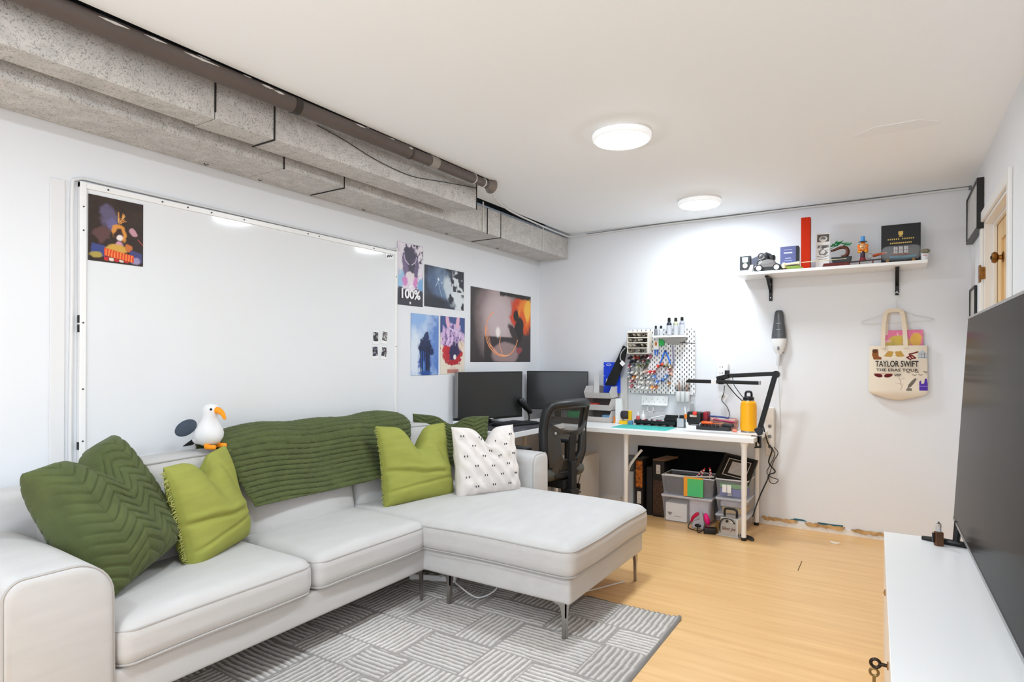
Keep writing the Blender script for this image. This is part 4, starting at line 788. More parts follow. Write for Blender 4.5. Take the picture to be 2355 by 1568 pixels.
# hanger with tote bag
hg = thing('coat_hanger', 'thin white wire hanger hooked on the right shelf bracket', 'hanger', (.04, 5.085, 1.65))
hy = 5.088
hp = curve_pts([(.038, hy, 1.665), (.0, hy, 1.652), (-.06, hy, 1.625), (-.165, hy, 1.590), (-.176, hy, 1.578), (-.166, hy, 1.566), (-.05, hy, 1.566), (.1, hy, 1.572), (.236, hy, 1.580), (.245, hy, 1.588), (.236, hy, 1.598), (.14, hy, 1.622), (.08, hy, 1.652), (.038, hy, 1.665)], 5)
MB().tube(hp, .0025, 6).build('wire_frame', mat('wire_white', (214, 215, 217), .4), hg, smooth=True)
MB().tube(curve_pts([(.036, hy, 1.662), (.038, hy - .004, 1.70), (.034, hy - .012, 1.725), (.05, hy - .022, 1.748), (.055, hy - .026, 1.766), (.04, hy - .03, 1.782), (.026, hy - .028, 1.776)], 5), .0025, 6).build('hook', mat('wire_white', (214, 215, 217), .4), hg, smooth=True)
CAN = mat('canvas', (226, 212, 192), .9, bump=.3, bscale=700)
bag = thing('tote_bag', 'cream canvas tote bag with dark lettering hanging on the wire hanger', 'bag', (.045, 5.06, 1.03))
P = Paint(.345, .385, 190).fill((230, 218, 200)); A = P.asp
P.put((P.nz(3, 201) - .5) * .6, (216, 200, 178))
# printed motifs: boot, heart hands, snake, house, glasses, birds, bow, feather, crown
P.poly([(.06, .93), (.05, .83), (.08, .74), (.22, .74), (.22, .78), (.17, .80), (.16, .93)], (140, 82, 36)).ell(.1, .9, .05, .04, (90, 48, 28), 0, .2, .4, 5)
P.poly([(.26, .80), (.33, .90), (.42, .89), (.44, .84), (.46, .89), (.56, .90), (.62, .80), (.5, .79), (.44, .83), (.38, .79)], (190, 148, 72)).ell(.44, .838, .028, .02, (230, 218, 200), 0, .2)
P.line([(.72, .74), (.66, .78), (.74, .82), (.80, .77), (.74, .76), (.70, .84), (.78, .86), (.84, .88)], .016, (112, 20, 28))
P.poly([(.84, .76), (.84, .86), (.92, .92), (1.0, .86), (1.0, .76)], (196, 200, 206)).line([(.85, .78), (.99, .78)], .004, (120, 124, 130)).line([(.86, .84), (.98, .84)], .004, (120, 124, 130)).line([(.9, .77), (.9, .87)], .004, (110, 112, 118)).line([(.95, .77), (.95, .87)], .004, (110, 112, 118))
P.ell(.17, .445, .075, .035, (90, 16, 20), -.2, .15).ell(.34, .445, .075, .035, (90, 16, 20), .2, .15).line([(.09, .475), (.42, .475)], .007, (160, 30, 32))
for (x, y) in ((.68, .5), (.78, .455), (.82, .505), (.88, .46), (.96, .52), (.98, .50)): P.line([(x - .03, y + .012), (x, y), (x + .035, y + .008)], .006, (84, 78, 72))
P.line([(.52, .40), (.56, .34), (.54, .30), (.58, .26), (.55, .18)], .004, (120, 104, 92)).line([(.47, .30), (.6, .29)], .003, (190, 130, 110))
P.ell(.74, .31, .11, .028, (112, 104, 94), .95, .2, .3, 6).line([(.66, .2), (.84, .40)], .003, (84, 76, 68)).poly([(.64, .19), (.66, .22), (.74, .22), (.74, .17), (.65, .17)], (120, 112, 102))
P.poly([(.86, .18), (.86, .34), (.885, .37), (.9, .30), (.94, .31), (.955, .40), (.985, .40), (1.0, .31), (1.04, .30), (1.06, .36), (1.08, .18)], (84, 52, 170)).line([(.87, .26), (1.0, .26)], .004, (190, 170, 230))
def bagp(u, v):
    q = v / .385; hw = 1 + .03 * (1 - q); e = max(0, 1 - (abs(u) / (.345 / 2)) ** 3); low = max(0, min(1, (.18 - q) / .18))
    x = u * hw * (1 - .28 * low ** 2) ; z = 1.02 + v + .03 * low ** 2 * (abs(u) / .17) ** 2
    y = 5.085 - .012 - .032 * e * (1 - .5 * q) * (1 - low ** 2) + .003 * math.sin(22 * u + 9 * v)
    return (.045 + x, y, z)
pn = P.mesh('front_panel', bagp, bag, vcmat('canvas_print', .9, bump=.25), thick=.002)
bk = MB(); bv = []; nb = 16
for j in range(nb + 1):
    for i in range(nb + 1):
        u = -.1725 + .345 * i / nb; v_ = .385 * j / nb; p = bagp(u, v_); bv.append((p[0], 5.098, p[2]))
bk.add(bv, [(j * (nb + 1) + i, j * (nb + 1) + i + 1, (j + 1) * (nb + 1) + i + 1, (j + 1) * (nb + 1) + i) for j in range(nb) for i in range(nb)]).build('back_panel', CAN, bag, solid=.002)
sd = MB()
for sgn in (-1, 1):
    L_ = [bagp(sgn * .1725, .385 * j / 14) for j in range(15)]; q = [(p[0], p[1], p[2]) for p in L_] + [(p[0], 5.099, p[2]) for p in L_]; sd.add(q, [(j, j + 1, 16 + j, 15 + j) for j in range(14)])
L_ = [bagp(-.1725 + .345 * i / 14, 0) for i in range(15)]; sd.add([p for p in L_] + [(p[0], 5.099, p[2]) for p in L_], [(j, j + 1, 16 + j, 15 + j) for j in range(14)])
sd.build('gusset', CAN, bag, solid=.002)
for (sx, yy) in ((0, 0), ):
    for (xl, xr, ytop, nm) in ((-.032, .063, 5.066, 'handle'), (-.018, .072, 5.096, 'handle')):
        pts = curve_pts([(xl - .012, ytop - (.016 if ytop < 5.08 else 0), 1.385), (xl - .010, ytop - .006, 1.52), (xl, ytop, 1.625), (xl + .018, ytop + .004, 1.652), ((xl + xr) / 2, ytop + .004, 1.656), (xr - .006, ytop + .004, 1.652), (xr + .010, ytop, 1.625), (xr + .022, ytop - .004, 1.52), (xr + .030, ytop - (.016 if ytop < 5.08 else 0), 1.385)], 6)
        h = MB(); vs_ = []
        for i, p in enumerate(pts):
            a = pts[max(i - 1, 0)]; b = pts[min(i + 1, len(pts) - 1)]; tn = (b - a).normalized(); nn = Vector((tn.z, 0, -tn.x)); vs_ += [p + nn * .0135, p - nn * .0135]
        h.add(vs_, [(2 * i, 2 * i + 1, 2 * i + 3, 2 * i + 2) for i in range(len(pts) - 1)]); h.build(nm, CAN, bag, solid=.003)
INK = mat('print_ink', (40, 34, 32), .8)
def bt(s, u, v, size, w, bo=.0004, nm='lettering'): p = bagp(u, v); text(nm, s, size, INK, BACKM(p[0], 5.0385, p[2]), pn, width=w, bold=bo)
bt('TAYLOR SWIFT', -.006, .253, .058, .258, .001); bt('THE ERAS TOUR', -.005, .210, .027, .25); bt('VIP', .0, .174, .025, .042)
P = Paint(.235, .23, 80).fill((222, 108, 150)); P.ell(.36, .58, .32, .26, (206, 176, 46), .2, .1, .1, 3).ell(.82, .72, .14, .2, (224, 172, 52), 0, .2, .3, 5).ell(.45, .40, .22, .14, (232, 200, 180), 0, .3, .1, 7).put((P.nz(8, 301) - .66) * 8, (240, 170, 196)).poly([(.02, .5), (.3, .75), (.25, .35)], (196, 168, 50))
tag(P.mesh('record_sleeve', lambda u, v: (.078 + u, 5.091, 1.285 + v), thick=.003), 'pink and yellow printed sleeve poking out of the tote bag', 'record sleeve')
# wall outlet adapter with plugs
oa = thing('outlet_adapter', 'white plug-in outlet adapter on the back wall above the lamp', 'outlet', (-1.16, 5.1, 1.2))
MB().rbox(-1.205, 5.062, 1.14, -1.115, 5.11, 1.272, .008, 3).build('body', WHITE, oa, smooth=True)
for z in (1.235, 1.185):
    for dx_ in (-.012, .008): MB().box(-1.168 + dx_, 5.0605, z, -1.164 + dx_, 5.0635, z + .012).build('slot', BLACK, oa)
MB().rbox(-1.135, 5.03, 1.17, -1.10, 5.065, 1.215, .006, 2).build('plug', BLACK, oa, smooth=True)
tag(MB().tube(curve_pts([(-1.118, 5.035, 1.19), (-1.07, 5.0, 1.17), (-1.05, 4.98, 1.10), (-1.0, 5.0, 1.02), (-.96, 5.06, .95), (-.95, 5.08, .80)], 6), .003, 6).build('plug_cable', BLACK, smooth=True), 'black cable running from the wall adapter behind the yellow bottle', 'cable')
tg = thing('cable_tag', 'white paper tag dangling from a black cable on the wall', 'tag', (-1.15, 5.06, 1.0), rot=(0, .6, 0))
MB().box(-.028, -.001, -.028, .028, .001, .028).build('paper', mat('tag_paper', (222, 220, 216), .6), tg, local=True); 
for k in range(3): MB().box(-.012 + .01 * k, -.0018, -.012, -.008 + .01 * k, -.0008, .014).build('mark', mat('tag_ink', (150, 146, 142), .6), tg, local=True)
tag(MB().tube(curve_pts([(-1.14, 5.06, 1.09), (-1.145, 5.05, 1.03), (-1.16, 5.05, .97), (-1.12, 5.05, .92), (-1.10, 5.05, .86), (-1.115, 5.04, .80)], 6), .003, 6).build('tag_cable', BLACK, smooth=True), 'thin black cable hanging down with the paper tag', 'cable')
# power strip and cables at the desk end
ps = thing('power_strip', 'white power strip hanging upright by the desk end', 'power strip', (-.80, 5.08, .62))
MB().rbox(-.83, 5.06, .55, -.765, 5.105, .93, .01, 3).build('body', mat('strip_white', (222, 216, 208), .45), ps, smooth=True)
for z in (.62, .70, .78): MB().cyl((-.797, 5.0605, z), (-.797, 5.058, z), .014, n=16).build('socket', mat('strip_grey', (120, 116, 112), .5), ps)
bx_ = curve_pts([(-.835, 4.98, .80), (-.80, 4.99, .66), (-.775, 5.03, .60), (-.80, 5.04, .50), (-.755, 5.05, .43), (-.80, 5.05, .40), (-.81, 5.04, .36), (-.85, 4.98, .25), (-.872, 4.93, .17), (-.886, 4.87, .10)], 8)
MB().tube(bx_, .005, 8).build('cord', BLACK, ps, smooth=True, label='thick black cord dropping from the strip to the bins')
tag(MB().tube(curve_pts([(-.78, 5.05, .62), (-.76, 5.05, .56), (-.79, 5.05, .48), (-.815, 5.05, .42), (-.785, 5.05, .385), (-.735, 5.05, .37), (-.745, 5.05, .345), (-.775, 5.05, .335), (-.80, 5.05, .37), (-.77, 5.05, .5), (-.735, 5.05, .575), (-.765, 5.05, .62)], 8), .0032, 6).build('looped_cord', mat('cord_dark', (60, 54, 50), .5), smooth=True), 'dark cord looped below the hanging power strip', 'cord')
ORD = ['leftmost', 'second', 'middle', 'fourth', 'rightmost']; NTH = ['first', 'second', 'third', 'fourth', 'fifth', 'sixth', 'seventh', 'eighth', 'ninth', 'tenth', 'eleventh', 'twelfth', 'thirteenth', 'fourteenth']
# ================================================================ pegboard
PEGW = mat('peg_white', (236, 236, 237), .4)
pb = thing('pegboard', 'white perforated pegboard on the back wall over the desk', 'pegboard', (-1.675, 5.085, 1.005))
s = MB(); px0, pz0, cs = -1.965, 1.005, .02
for i in range(29):
    for j in range(28):
        x, z = px0 + i * cs, pz0 + j * cs
        if (i + j) % 2 == 0 and i % 2 == 0 or ((i + j) % 2 == 0 and i % 2 == 1):
            if (i % 2 == 0 and j % 2 == 0) or (i % 2 == 1 and j % 2 == 1):
                a0, a1, b0, b1 = x + .0062, x + .0138, z + .0015, z + .0185; X_ = [x, a0, a1, x + cs]; Z_ = [z, b0, b1, z + cs]
                for p in range(3):
                    for q in range(3):
                        if p == 1 and q == 1: continue
                        s.add([(X_[p], 5.085, Z_[q]), (X_[p+1], 5.085, Z_[q]), (X_[p+1], 5.085, Z_[q+1]), (X_[p], 5.085, Z_[q+1])], [(0, 1, 2, 3)])
                continue
        s.add([(x, 5.085, z), (x + cs, 5.085, z), (x + cs, 5.085, z + cs), (x, 5.085, z + cs)], [(0, 1, 2, 3)])
s.build('perforated_panel', PEGW, pb, solid=.005)
MB().box(-1.963, 5.092, 1.007, -1.387, 5.095, 1.563).build('hole_shade_sheet', mat('hole_shade_grey', (70, 70, 72), .95), pb)  # dark sheet stands in for the shade seen through the peg holes
for (x, z) in ((-1.93, 1.04), (-1.42, 1.04), (-1.93, 1.54), (-1.42, 1.54)): MB().cyl((x, 5.088, z), (x, 5.111, z), .012, n=12).build('spacer', PEGW, pb)
lt = thing('peg_tray', 'small white perforated tray below the pegboard', 'tray', (-1.73, 5.07, .905))
MB().box(-1.846, 5.066, .906, -1.613, 5.07, .985).build('front', PEGW, lt, bevel=.001); MB().box(-1.846, 5.03, .905, -1.613, 5.082, .909).build('ledge', PEGW, lt, bevel=.001)
for k in range(9): MB().box(-1.83 + .025 * k, 5.0655, .925 + .025 * (k % 2), -1.826 + .025 * k, 5.0665, .937 + .025 * (k % 2)).build('slot', mat('slot_grey', (150, 150, 152), .6), lt)
fr = thing('pegboard_hook', 'small white open frame hook under the pegboard tray', 'hook', (-1.755, 5.05, .86))
for q in ((-1.785, .845, -1.778, .915), (-1.735, .845, -1.728, .915), (-1.785, .845, -1.728, .852), (-1.785, .895, -1.728, .90)): MB().box(q[0], 5.04, q[1], q[2], 5.048, q[3]).build('bar', PEGW, fr)
# top shelf of the pegboard with five bottles
ts = thing('peg_shelf', 'white bottle shelf hooked on top of the pegboard', 'shelf', (-1.58, 5.04, 1.49))
MB().box(-1.725, 4.99, 1.488, -1.445, 5.08, 1.493).build('tray', PEGW, ts, bevel=.001); MB().box(-1.725, 4.985, 1.488, -1.445, 4.99, 1.505).build('lip', PEGW, ts, bevel=.001)
MB().hexa([(-1.60, 5.07, 1.43), (-1.50, 5.07, 1.43), (-1.50, 5.08, 1.43), (-1.60, 5.08, 1.43)], [(-1.66, 5.0, 1.487), (-1.45, 5.0, 1.487), (-1.45, 5.08, 1.487), (-1.66, 5.08, 1.487)]).build('bracket', mat('peg_grey', (176, 174, 172), .5), ts)
LBL = mat('label_grey', (196, 198, 204), .5); 
def bottle(name, label, x, y, z, r, h, cap, body, capc, lbl, group=None):
    t = thing(name, label, 'bottle', (x, y, z), group=group)
    MB().lathe([(r * .92, 0), (r, .004), (r, h * .80), (r * .86, h * .88), (r * .5, h * .93), (r * .48, h)], 20).build('body', body, t, local=True, smooth=True)
    MB().lathe([(r * .6, h * .97), (r * .62, h), (r * .55, h + cap), (r * .3, h + cap + .002)], 16).build('cap', capc, t, local=True, smooth=True)
    if lbl: MB().lathe([(r * 1.012, h * .12), (r * 1.012, h * .72)], 20).build('label', lbl, t, local=True, smooth=True)
    return t
dkb = mat('bottle_dark', (44, 46, 58), .3); clr = mat('bottle_frost', (206, 208, 214), .3)
bottle('paint_bottle', 'small grey labelled bottle at the left end of the pegboard shelf', -1.708, 5.03, 1.493, .015, .075, .022, mat('bottle_grey', (128, 130, 136), .4), BLACK, None)
bottle('paint_bottle', 'small white labelled bottle second on the pegboard shelf', -1.662, 5.03, 1.493, .017, .075, .020, clr, BLACK, LBL)
bottle('tall_bottle', 'tall dark bottle with black cap on the pegboard shelf', -1.592, 5.03, 1.493, .021, .135, .026, dkb, BLACK, LBL)
bottle('tall_bottle', 'tall olive bottle between two others on the pegboard shelf', -1.535, 5.03, 1.493, .021, .135, .024, mat('bottle_olive', (176, 176, 152), .35), BLACK, LBL)
bottle('tall_bottle', 'tall silver bottle at the right end of the pegboard shelf', -1.482, 5.03, 1.493, .021, .14, .024, mat('bottle_silver', (152, 156, 168), .25), BLACK, LBL)
# rack with pale dropper bottles
rk = thing('bottle_rack', 'white tiered rack of pale dropper bottles on the pegboard', 'rack', (-1.85, 5.04, 1.355))
RKM = mat('rack_cream', (232, 226, 216), .45)
for x in (-1.943, -1.759): MB().box(x - .003, 4.97, 1.352, x + .003, 5.08, 1.545).build('side', RKM, rk, bevel=.001)
for k in range(5): MB().hexa([(-1.94, 4.965, 1.352 + .045 * k), (-1.762, 4.965, 1.352 + .045 * k), (-1.762, 5.08, 1.338 + .045 * k), (-1.94, 5.08, 1.338 + .045 * k)], [(-1.94, 4.965, 1.358 + .045 * k), (-1.762, 4.965, 1.358 + .045 * k), (-1.762, 5.08, 1.344 + .045 * k), (-1.94, 5.08, 1.344 + .045 * k)]).build('shelf', RKM, rk)
DR = {}
def dropper(x, y, z, col, nz, label, tilt=.22, group='dropper bottles on the pegboard'):
    key = (col, nz)
    t = thing('dropper_bottle', label, 'bottle', (x, y, z), rot=(PI / 2 + tilt, 0, random.uniform(-.12, .12)), group=group)
    if key not in DR:
        a = MB().lathe([(.0125, 0), (.0135, .003), (.0135, .05), (.011, .056), (.006, .058)], 14).build('body', mat('drop_%d_%d_%d' % col, col, .4), t, local=True, smooth=True)
        b = MB().lathe([(.0075, .056), (.008, .060), (.0045, .074), (.0015, .088)], 12).build('nozzle', mat('noz_%d_%d_%d' % nz, nz, .4), t, local=True, smooth=True)
        DR[key] = (a.data, b.data)
    else:
        for nm, d in zip(('body', 'nozzle'), DR[key]): link(nm, d, t, local=True)
    return t
pal = [(196, 186, 172), (150, 138, 122), (60, 54, 50), (206, 200, 190), (94, 84, 74)]; NW = (226, 222, 214); NB = (40, 38, 38)
for j in range(4):
    for i in range(5):
        if j == 0 and i in (1, 3): continue
        c = pal[(i * 2 + j * 3) % 5]; dropper(-1.925 + .0375 * i, 5.05, 1.366 + .045 * j + .008, c, NW if (i + j) % 3 else NB, '%s dropper bottle on the %s shelf of the white pegboard rack' % (ORD[i], ('lowest', 'second lowest', 'third', 'top')[j]), -.12, 'pale dropper bottles in the rack')
rng = random.Random(3)
rows = [ # (z, x start, step, colours, row phrase)
 (1.325, -1.945, .036, [(62, 62, 78), (170, 60, 52), (176, 70, 58), (58, 48, 46), (112, 52, 60), (150, 78, 96)], 'top'),
 (1.290, -1.935, .037, [(52, 68, 84), (44, 42, 46), (128, 128, 132), (140, 70, 84), (72, 122, 88)], 'second'),
 (1.250, -1.955, .038, [(190, 70, 104), (132, 140, 158), (172, 180, 134), (176, 184, 138), (84, 90, 70)], 'third'),
 (1.195, -1.955, .037, [(112, 132, 150), (206, 204, 200), (212, 206, 196), (198, 188, 176), (212, 176, 164), (196, 52, 52), (190, 60, 60)], 'fourth'),
 (1.155, -1.95, .037, [(150, 164, 178), (226, 150, 86), (206, 196, 182), (222, 220, 216), (176, 180, 178), (190, 192, 190), (92, 142, 214)], 'fifth'),
 (1.110, -1.93, .037, [(196, 110, 122), (224, 222, 220), (230, 228, 226), (226, 222, 216), (232, 228, 224), (228, 226, 224), (70, 122, 204)], 'sixth'),
 (1.065, -1.935, .037, [(186, 96, 108), (232, 230, 228), (234, 232, 230), (226, 224, 222), (230, 228, 226), (238, 160, 84), (196, 122, 82)], 'lowest')]
cn = lambda c: ('red' if c[0] > 150 and c[1] < 90 and c[2] < 90 else 'pink' if c[0] > 140 and c[1] < 130 and c[2] > 80 and c[2] < 130 else 'orange' if c[0] > 190 and c[2] < 100 else 'blue' if c[2] > c[0] + 40 else 'green' if c[1] > c[0] + 4 and c[1] > c[2] + 4 else 'white' if min(c) > 180 else 'dark' if max(c) < 120 else 'grey')
for (z, x0, st, cols, ph) in rows:
    for i, c in enumerate(cols):
        dropper(x0 + st * i, 5.08, z + rng.uniform(-.004, .004), c, NB if max(c) < 130 or rng.random() < .25 else NW, '%s paint dropper bottle, %s from left in the %s bottle row' % (cn(c), NTH[i], ph), rng.uniform(.1, .35))
for (x, z, c, ph) in ((-1.70, 1.245, (206, 64, 50), 'at the left'), (-1.665, 1.262, (214, 76, 56), 'at the top'), (-1.625, 1.255, (150, 140, 100), 'right of the red ones'), (-1.585, 1.245, (140, 116, 84), 'at the top right'), (-1.60, 1.215, (190, 96, 104), 'at the right'), (-1.655, 1.13, (86, 134, 208), 'lower left'), (-1.625, 1.16, (96, 146, 216), 'lower middle'), (-1.60, 1.10, (176, 120, 70), 'lowest'), (-1.585, 1.18, (220, 170, 150), 'rightmost')):
    dropper(x, 5.08, z, c, NB if rng.random() < .4 else NW, '%s paint dropper bottle %s in the cluster under the blue pliers' % (cn(c), ph), .2)
# brush holder
bh = thing('brush_holder', 'white three-cup brush holder on the right of the pegboard', 'holder', (-1.48, 5.045, .945))
for k in range(3): MB().lathe([(.017, 0), (.0195, .003), (.0195, .088), (.0175, .088), (.0165, .01), (0, .008)], 18, (-1.52 + .0395 * k, 5.052, .945)).build('cup', PEGW, bh, smooth=True)
for k in range(14):
    x = -1.53 + .0075 * k; c = [(18, 17, 18), (22, 20, 20), (20, 18, 18), (120, 64, 30), (150, 92, 46), (26, 24, 24), (60, 50, 40)][k % 7]; l = rng.uniform(.10, .20); dx_ = (k - 7) * .004
    t = thing('paint_brush', '%s handled brush, %s from the left in the white brush holder' % ('brown' if c[0] > 100 else 'black', NTH[k]), 'brush', (x, 5.052, .96), rot=(rng.uniform(-.06, .06), dx_ * 4, 0), group='brushes in the holder')
    MB().cyl((0, 0, 0), (0, 0, l - .02), .0028, .0022, 8).build('handle', mat('brush_%d' % c[0], c, .4), t, local=True); MB().cyl((0, 0, l - .02), (0, 0, l), .0026, .0008, 8).build('tip', mat('bristle', (170, 130, 90), .8), t, local=True)
# blue pliers, small tools
t = thing('blue_pliers', 'bright blue pliers hanging open on the pegboard', 'pliers', (-1.63, 5.06, 1.31)); BLU = mat('tool_blue', (36, 110, 214), .4)
for sx in (-1, 1): MB().tube(curve_pts([(-1.632, 5.06, 1.372), (-1.632 + sx * .012, 5.056, 1.352), (-1.632 + sx * .03, 5.056, 1.305), (-1.632 + sx * .046, 5.056, 1.262)], 5), [.005] + [.0065] * 14 + [.004], 8).build('handle', BLU, t, smooth=True)
MB().lathe([(.0, 0), (.010, .001), (.010, .012), (.0, .013)], 14, (-1.632, 5.064, 1.372), Matrix.Rotation(PI / 2, 4, 'X')).build('pivot', mat('navy_tool', (26, 48, 110), .4), t, smooth=True)
t = thing('nail_brush', 'white and blue forked tool hanging beside the green box', 'tool', (-1.71, 5.06, 1.38))
MB().rbox(-1.735, 5.05, 1.385, -1.69, 5.075, 1.462, .006, 2).build('head', WHITE, t, smooth=True); MB().box(-1.722, 5.047, 1.42, -1.703, 5.0505, 1.452).build('label_patch', mat('patch_brown', (190, 120, 60), .5), t)
for dx_ in (-.012, .012): MB().tube([(-1.712 + dx_, 5.06, 1.39), (-1.712 + dx_ * .8, 5.055, 1.335)], [.008, .004], 8).build('prong', BLU, t, smooth=True)
tag(MB().rbox(-1.686, 5.05, 1.42, -1.645, 5.08, 1.475, .004, 2).build('green_case', mat('green_case', (40, 176, 84), .4, var=.2, vscale=40), smooth=True), 'small bright green case clipped on the pegboard', 'case')
t = thing('peg_hook_bar', 'black double hook rod on the right side of the pegboard', 'hook', (-1.43, 5.05, 1.44))
MB().cyl((-1.5, 5.055, 1.444), (-1.378, 5.05, 1.436), .003, n=8).build('rod', BLACK, t); MB().tube([(-1.52, 5.08, 1.46), (-1.51, 5.05, 1.45), (-1.50, 5.055, 1.444)], .004, 8).build('hook', BLACK, t)
tag(MB().tube(curve_pts([(-1.57, 5.06, 1.42), (-1.565, 5.055, 1.35), (-1.56, 5.06, 1.29), (-1.562, 5.06, 1.235)], 5), [.006] * 15 + [.009], 8).build('chain_tool', mat('tool_violet', (148, 148, 178), .35, metal=.5), smooth=True), 'thin grey metal tool hanging between the two pegboard halves', 'tool')

# ================================================================ things on the long desk
Z0 = .741
# stacked bins
BINM = mat('bin_grey', (204, 198, 194), .5); BIND = mat('bin_inner', (120, 112, 108), .7)
for k in range(3):
    z = Z0 + .107 * k; t = thing('stacking_bin', ('lowest grey stacking bin holding a blue packet', 'middle grey stacking bin holding a red item', 'topmost grey stacking bin holding the blue notebook')[k], 'bin', (-2.195, 5.0, z), group='stacked bins on the desk')
    x0, x1, y0, y1 = -2.318, -2.072, 4.90, 5.09
    for xx in (x0, x1 - .004): MB().prism([(y0 + .018, z), (y1, z), (y1, z + .105), (y0 + .035, z + .105), (y0 - .012, z + .052)], 'x', xx, xx + .004).build('side', BINM, t)
    MB().hexa([(x0, y0 + .016, z), (x1, y0 + .016, z), (x1, y0 + .021, z), (x0, y0 + .021, z)], [(x0, y0 - .012, z + .05), (x1, y0 - .012, z + .05), (x1, y0 - .007, z + .05), (x0, y0 - .007, z + .05)]).build('front_lip', BINM, t)
    MB().box(x0, y0 + .018, z, x1, y1, z + .004).build('bottom', BINM, t); MB().box(x0, y1 - .004, z, x1, y1, z + .105).build('back', BIND, t)
tag(MB().box(-2.16, 4.93, Z0 + .006, -2.09, 5.0, Z0 + .066).build('blue_packet', mat('packet_blue', (118, 172, 214), .5), bevel=.003), 'pale blue packet in the lowest stacking bin', 'packet')
tag(MB().rbox(-2.28, 4.92, Z0 + .112, -2.20, 4.99, Z0 + .168, .01, 2).build('red_item', mat('item_red', (196, 66, 60), .5), smooth=True), 'red packet inside the middle stacking bin', 'packet')
nb_ = thing('notebook', 'royal blue notebook standing in the top stacking bin', 'notebook', (-2.13, 5.05, 1.07)); NBL = mat('notebook_blue', (20, 66, 214), .35)
MB().box(-2.205, 5.062, 1.0, -2.045, 5.074, 1.275).build('cover', NBL, nb_, bevel=.001)
for k in range(3): MB().cyl((-2.199, 5.0615, 1.06 + .09 * k), (-2.199, 5.0605, 1.06 + .09 * k), .0035, n=10).build('hole', WHITE, nb_)
MB().tube([(-2.155 + .024 * math.cos(a), 5.061, 1.252 + .008 * math.sin(a)) for a in [2 * PI * q / 16 for q in range(16)]], .002, 6, closed=True).build('logo_ring', WHITE, nb_)
text('page_count', '80', .05, WHITE, BACKM(-2.155, 5.0612, 1.105), nb_, bold=.002)
sl = thing('instrument_sleeve', 'black padded strap leaning diagonally over the blue notebook', 'strap', (-2.05, 5.02, 1.06))
MB().add([(-2.155, 4.985, 1.068), (-2.06, 4.985, 1.068), (-1.985, 4.99, 1.25), (-1.955, 5.0, 1.40), (-1.99, 5.0, 1.425), (-2.07, 4.99, 1.25), (-2.12, 4.985, 1.15)], [(0, 1, 2, 3, 4, 5, 6)]).build('sleeve', mat('strap_black', (17, 17, 18), .8), sl, solid=.03, bevel=.006)
MB().tube(curve_pts([(-1.965, 4.98, 1.40), (-2.0, 4.975, 1.36), (-2.01, 4.975, 1.31), (-1.99, 4.975, 1.275)], 5), .004, 6).build('loop', mat('loop_grey', (180, 180, 184), .5), sl, smooth=True)
MB().box(-.02, -.001, -.018, .02, .001, .018).xf(Matrix.Translation((-1.985, 4.965, 1.265)) @ Matrix.Rotation(.8, 4, 'Y')).build('tag', PB, sl)
for (x0, x1, z1, lab) in ((-2.31, -2.255, 1.16, 'pale grey folder standing left of the blue notebook'), (-2.05, -1.985, 1.14, 'white box standing behind the stacking bins on the right')):
    tag(MB().box(x0, 5.075 if x0 < -2.2 else 5.08, .95 if x0 < -2.2 else Z0, x1, 5.085 if x0 < -2.2 else 5.108, z1).build('file_box', mat('file_grey', (220, 219, 217), .5), bevel=.002), lab, 'file')
tag(MB().prism([(-2.035, Z0), (-1.965, Z0), (-1.99, .955), (-2.035, .957)], 'y', 4.93, 4.975).build('white_block', WHITE, bevel=.003), 'tall white plastic block right of the stacking bins', 'block')
tag(MB().hexa([(-2.055, 4.93, Z0), (-2.035, 4.93, Z0), (-2.035, 4.95, Z0), (-2.055, 4.95, Z0)], [(-2.052, 4.935, .80), (-2.044, 4.935, .80), (-2.044, 4.945, .80), (-2.052, 4.945, .80)]).build('orange_tool', mat('orange_tool', (224, 132, 40), .4)), 'small orange tool standing beside the white block', 'tool')
yd = thing('tape_dispenser', 'yellow tape dispenser with dark reel on the desk', 'dispenser', (-1.93, 4.93, Z0)); YEL = mat('bright_yellow', (246, 196, 24), .4)
MB().box(-1.985, 4.89, Z0, -1.905, 4.97, Z0 + .03).build('base', YEL, yd, bevel=.004); MB().box(-1.925, 4.93, Z0 + .03, -1.89, 4.96, Z0 + .115).build('upright', YEL, yd, bevel=.004)
MB().lathe([(.0, -.03), (.034, -.03), (.036, -.02), (.036, .02), (.034, .03), (.0, .03)], 18, (-1.945, 4.93, Z0 + .078), Matrix.Rotation(PI / 2, 4, 'Y')).build('reel', mat('reel_dark', (52, 44, 52), .5, var=.3, vscale=60), yd, smooth=True)
tag(MB().rbox(-1.90, 4.87, Z0, -1.862, 4.92, Z0 + .036, .006, 2).build('blue_clip', mat('steel_blue', (94, 140, 176), .4), smooth=True), 'small steel blue clip beside the yellow dispenser', 'clip')
tag(MB().box(-1.936, 4.60, Z0, -1.48, 4.875, Z0 + .003).xf(Matrix.Translation((0, 0, 0))).build('cutting_mat', mat('mat_teal', (64, 190, 180), .5, var=.05, vscale=6)), 'turquoise cutting mat near the front edge of the desk', 'cutting mat')
tr_ = thing('tool_tray', 'black tray full of small tools behind the cutting mat', 'tray', (-1.68, 4.95, Z0)); BK2 = mat('tray_black', (22, 22, 24), .45)
MB().box(-1.85, 4.90, Z0 + .012, -1.49, 5.0, Z0 + .018).build('bottom', BK2, tr_)
for q in ((-1.85, 4.90, -1.49, 4.905), (-1.85, 4.995, -1.49, 5.0), (-1.85, 4.90, -1.845, 5.0), (-1.495, 4.90, -1.49, 5.0)): MB().box(q[0], q[1], Z0 + .012, q[2], q[3], Z0 + .045).build('wall', BK2, tr_)
for k in range(6): MB().box(-1.835 + .064 * k, 4.905, Z0, -1.828 + .064 * k, 4.995, Z0 + .012).build('foot', BK2, tr_)
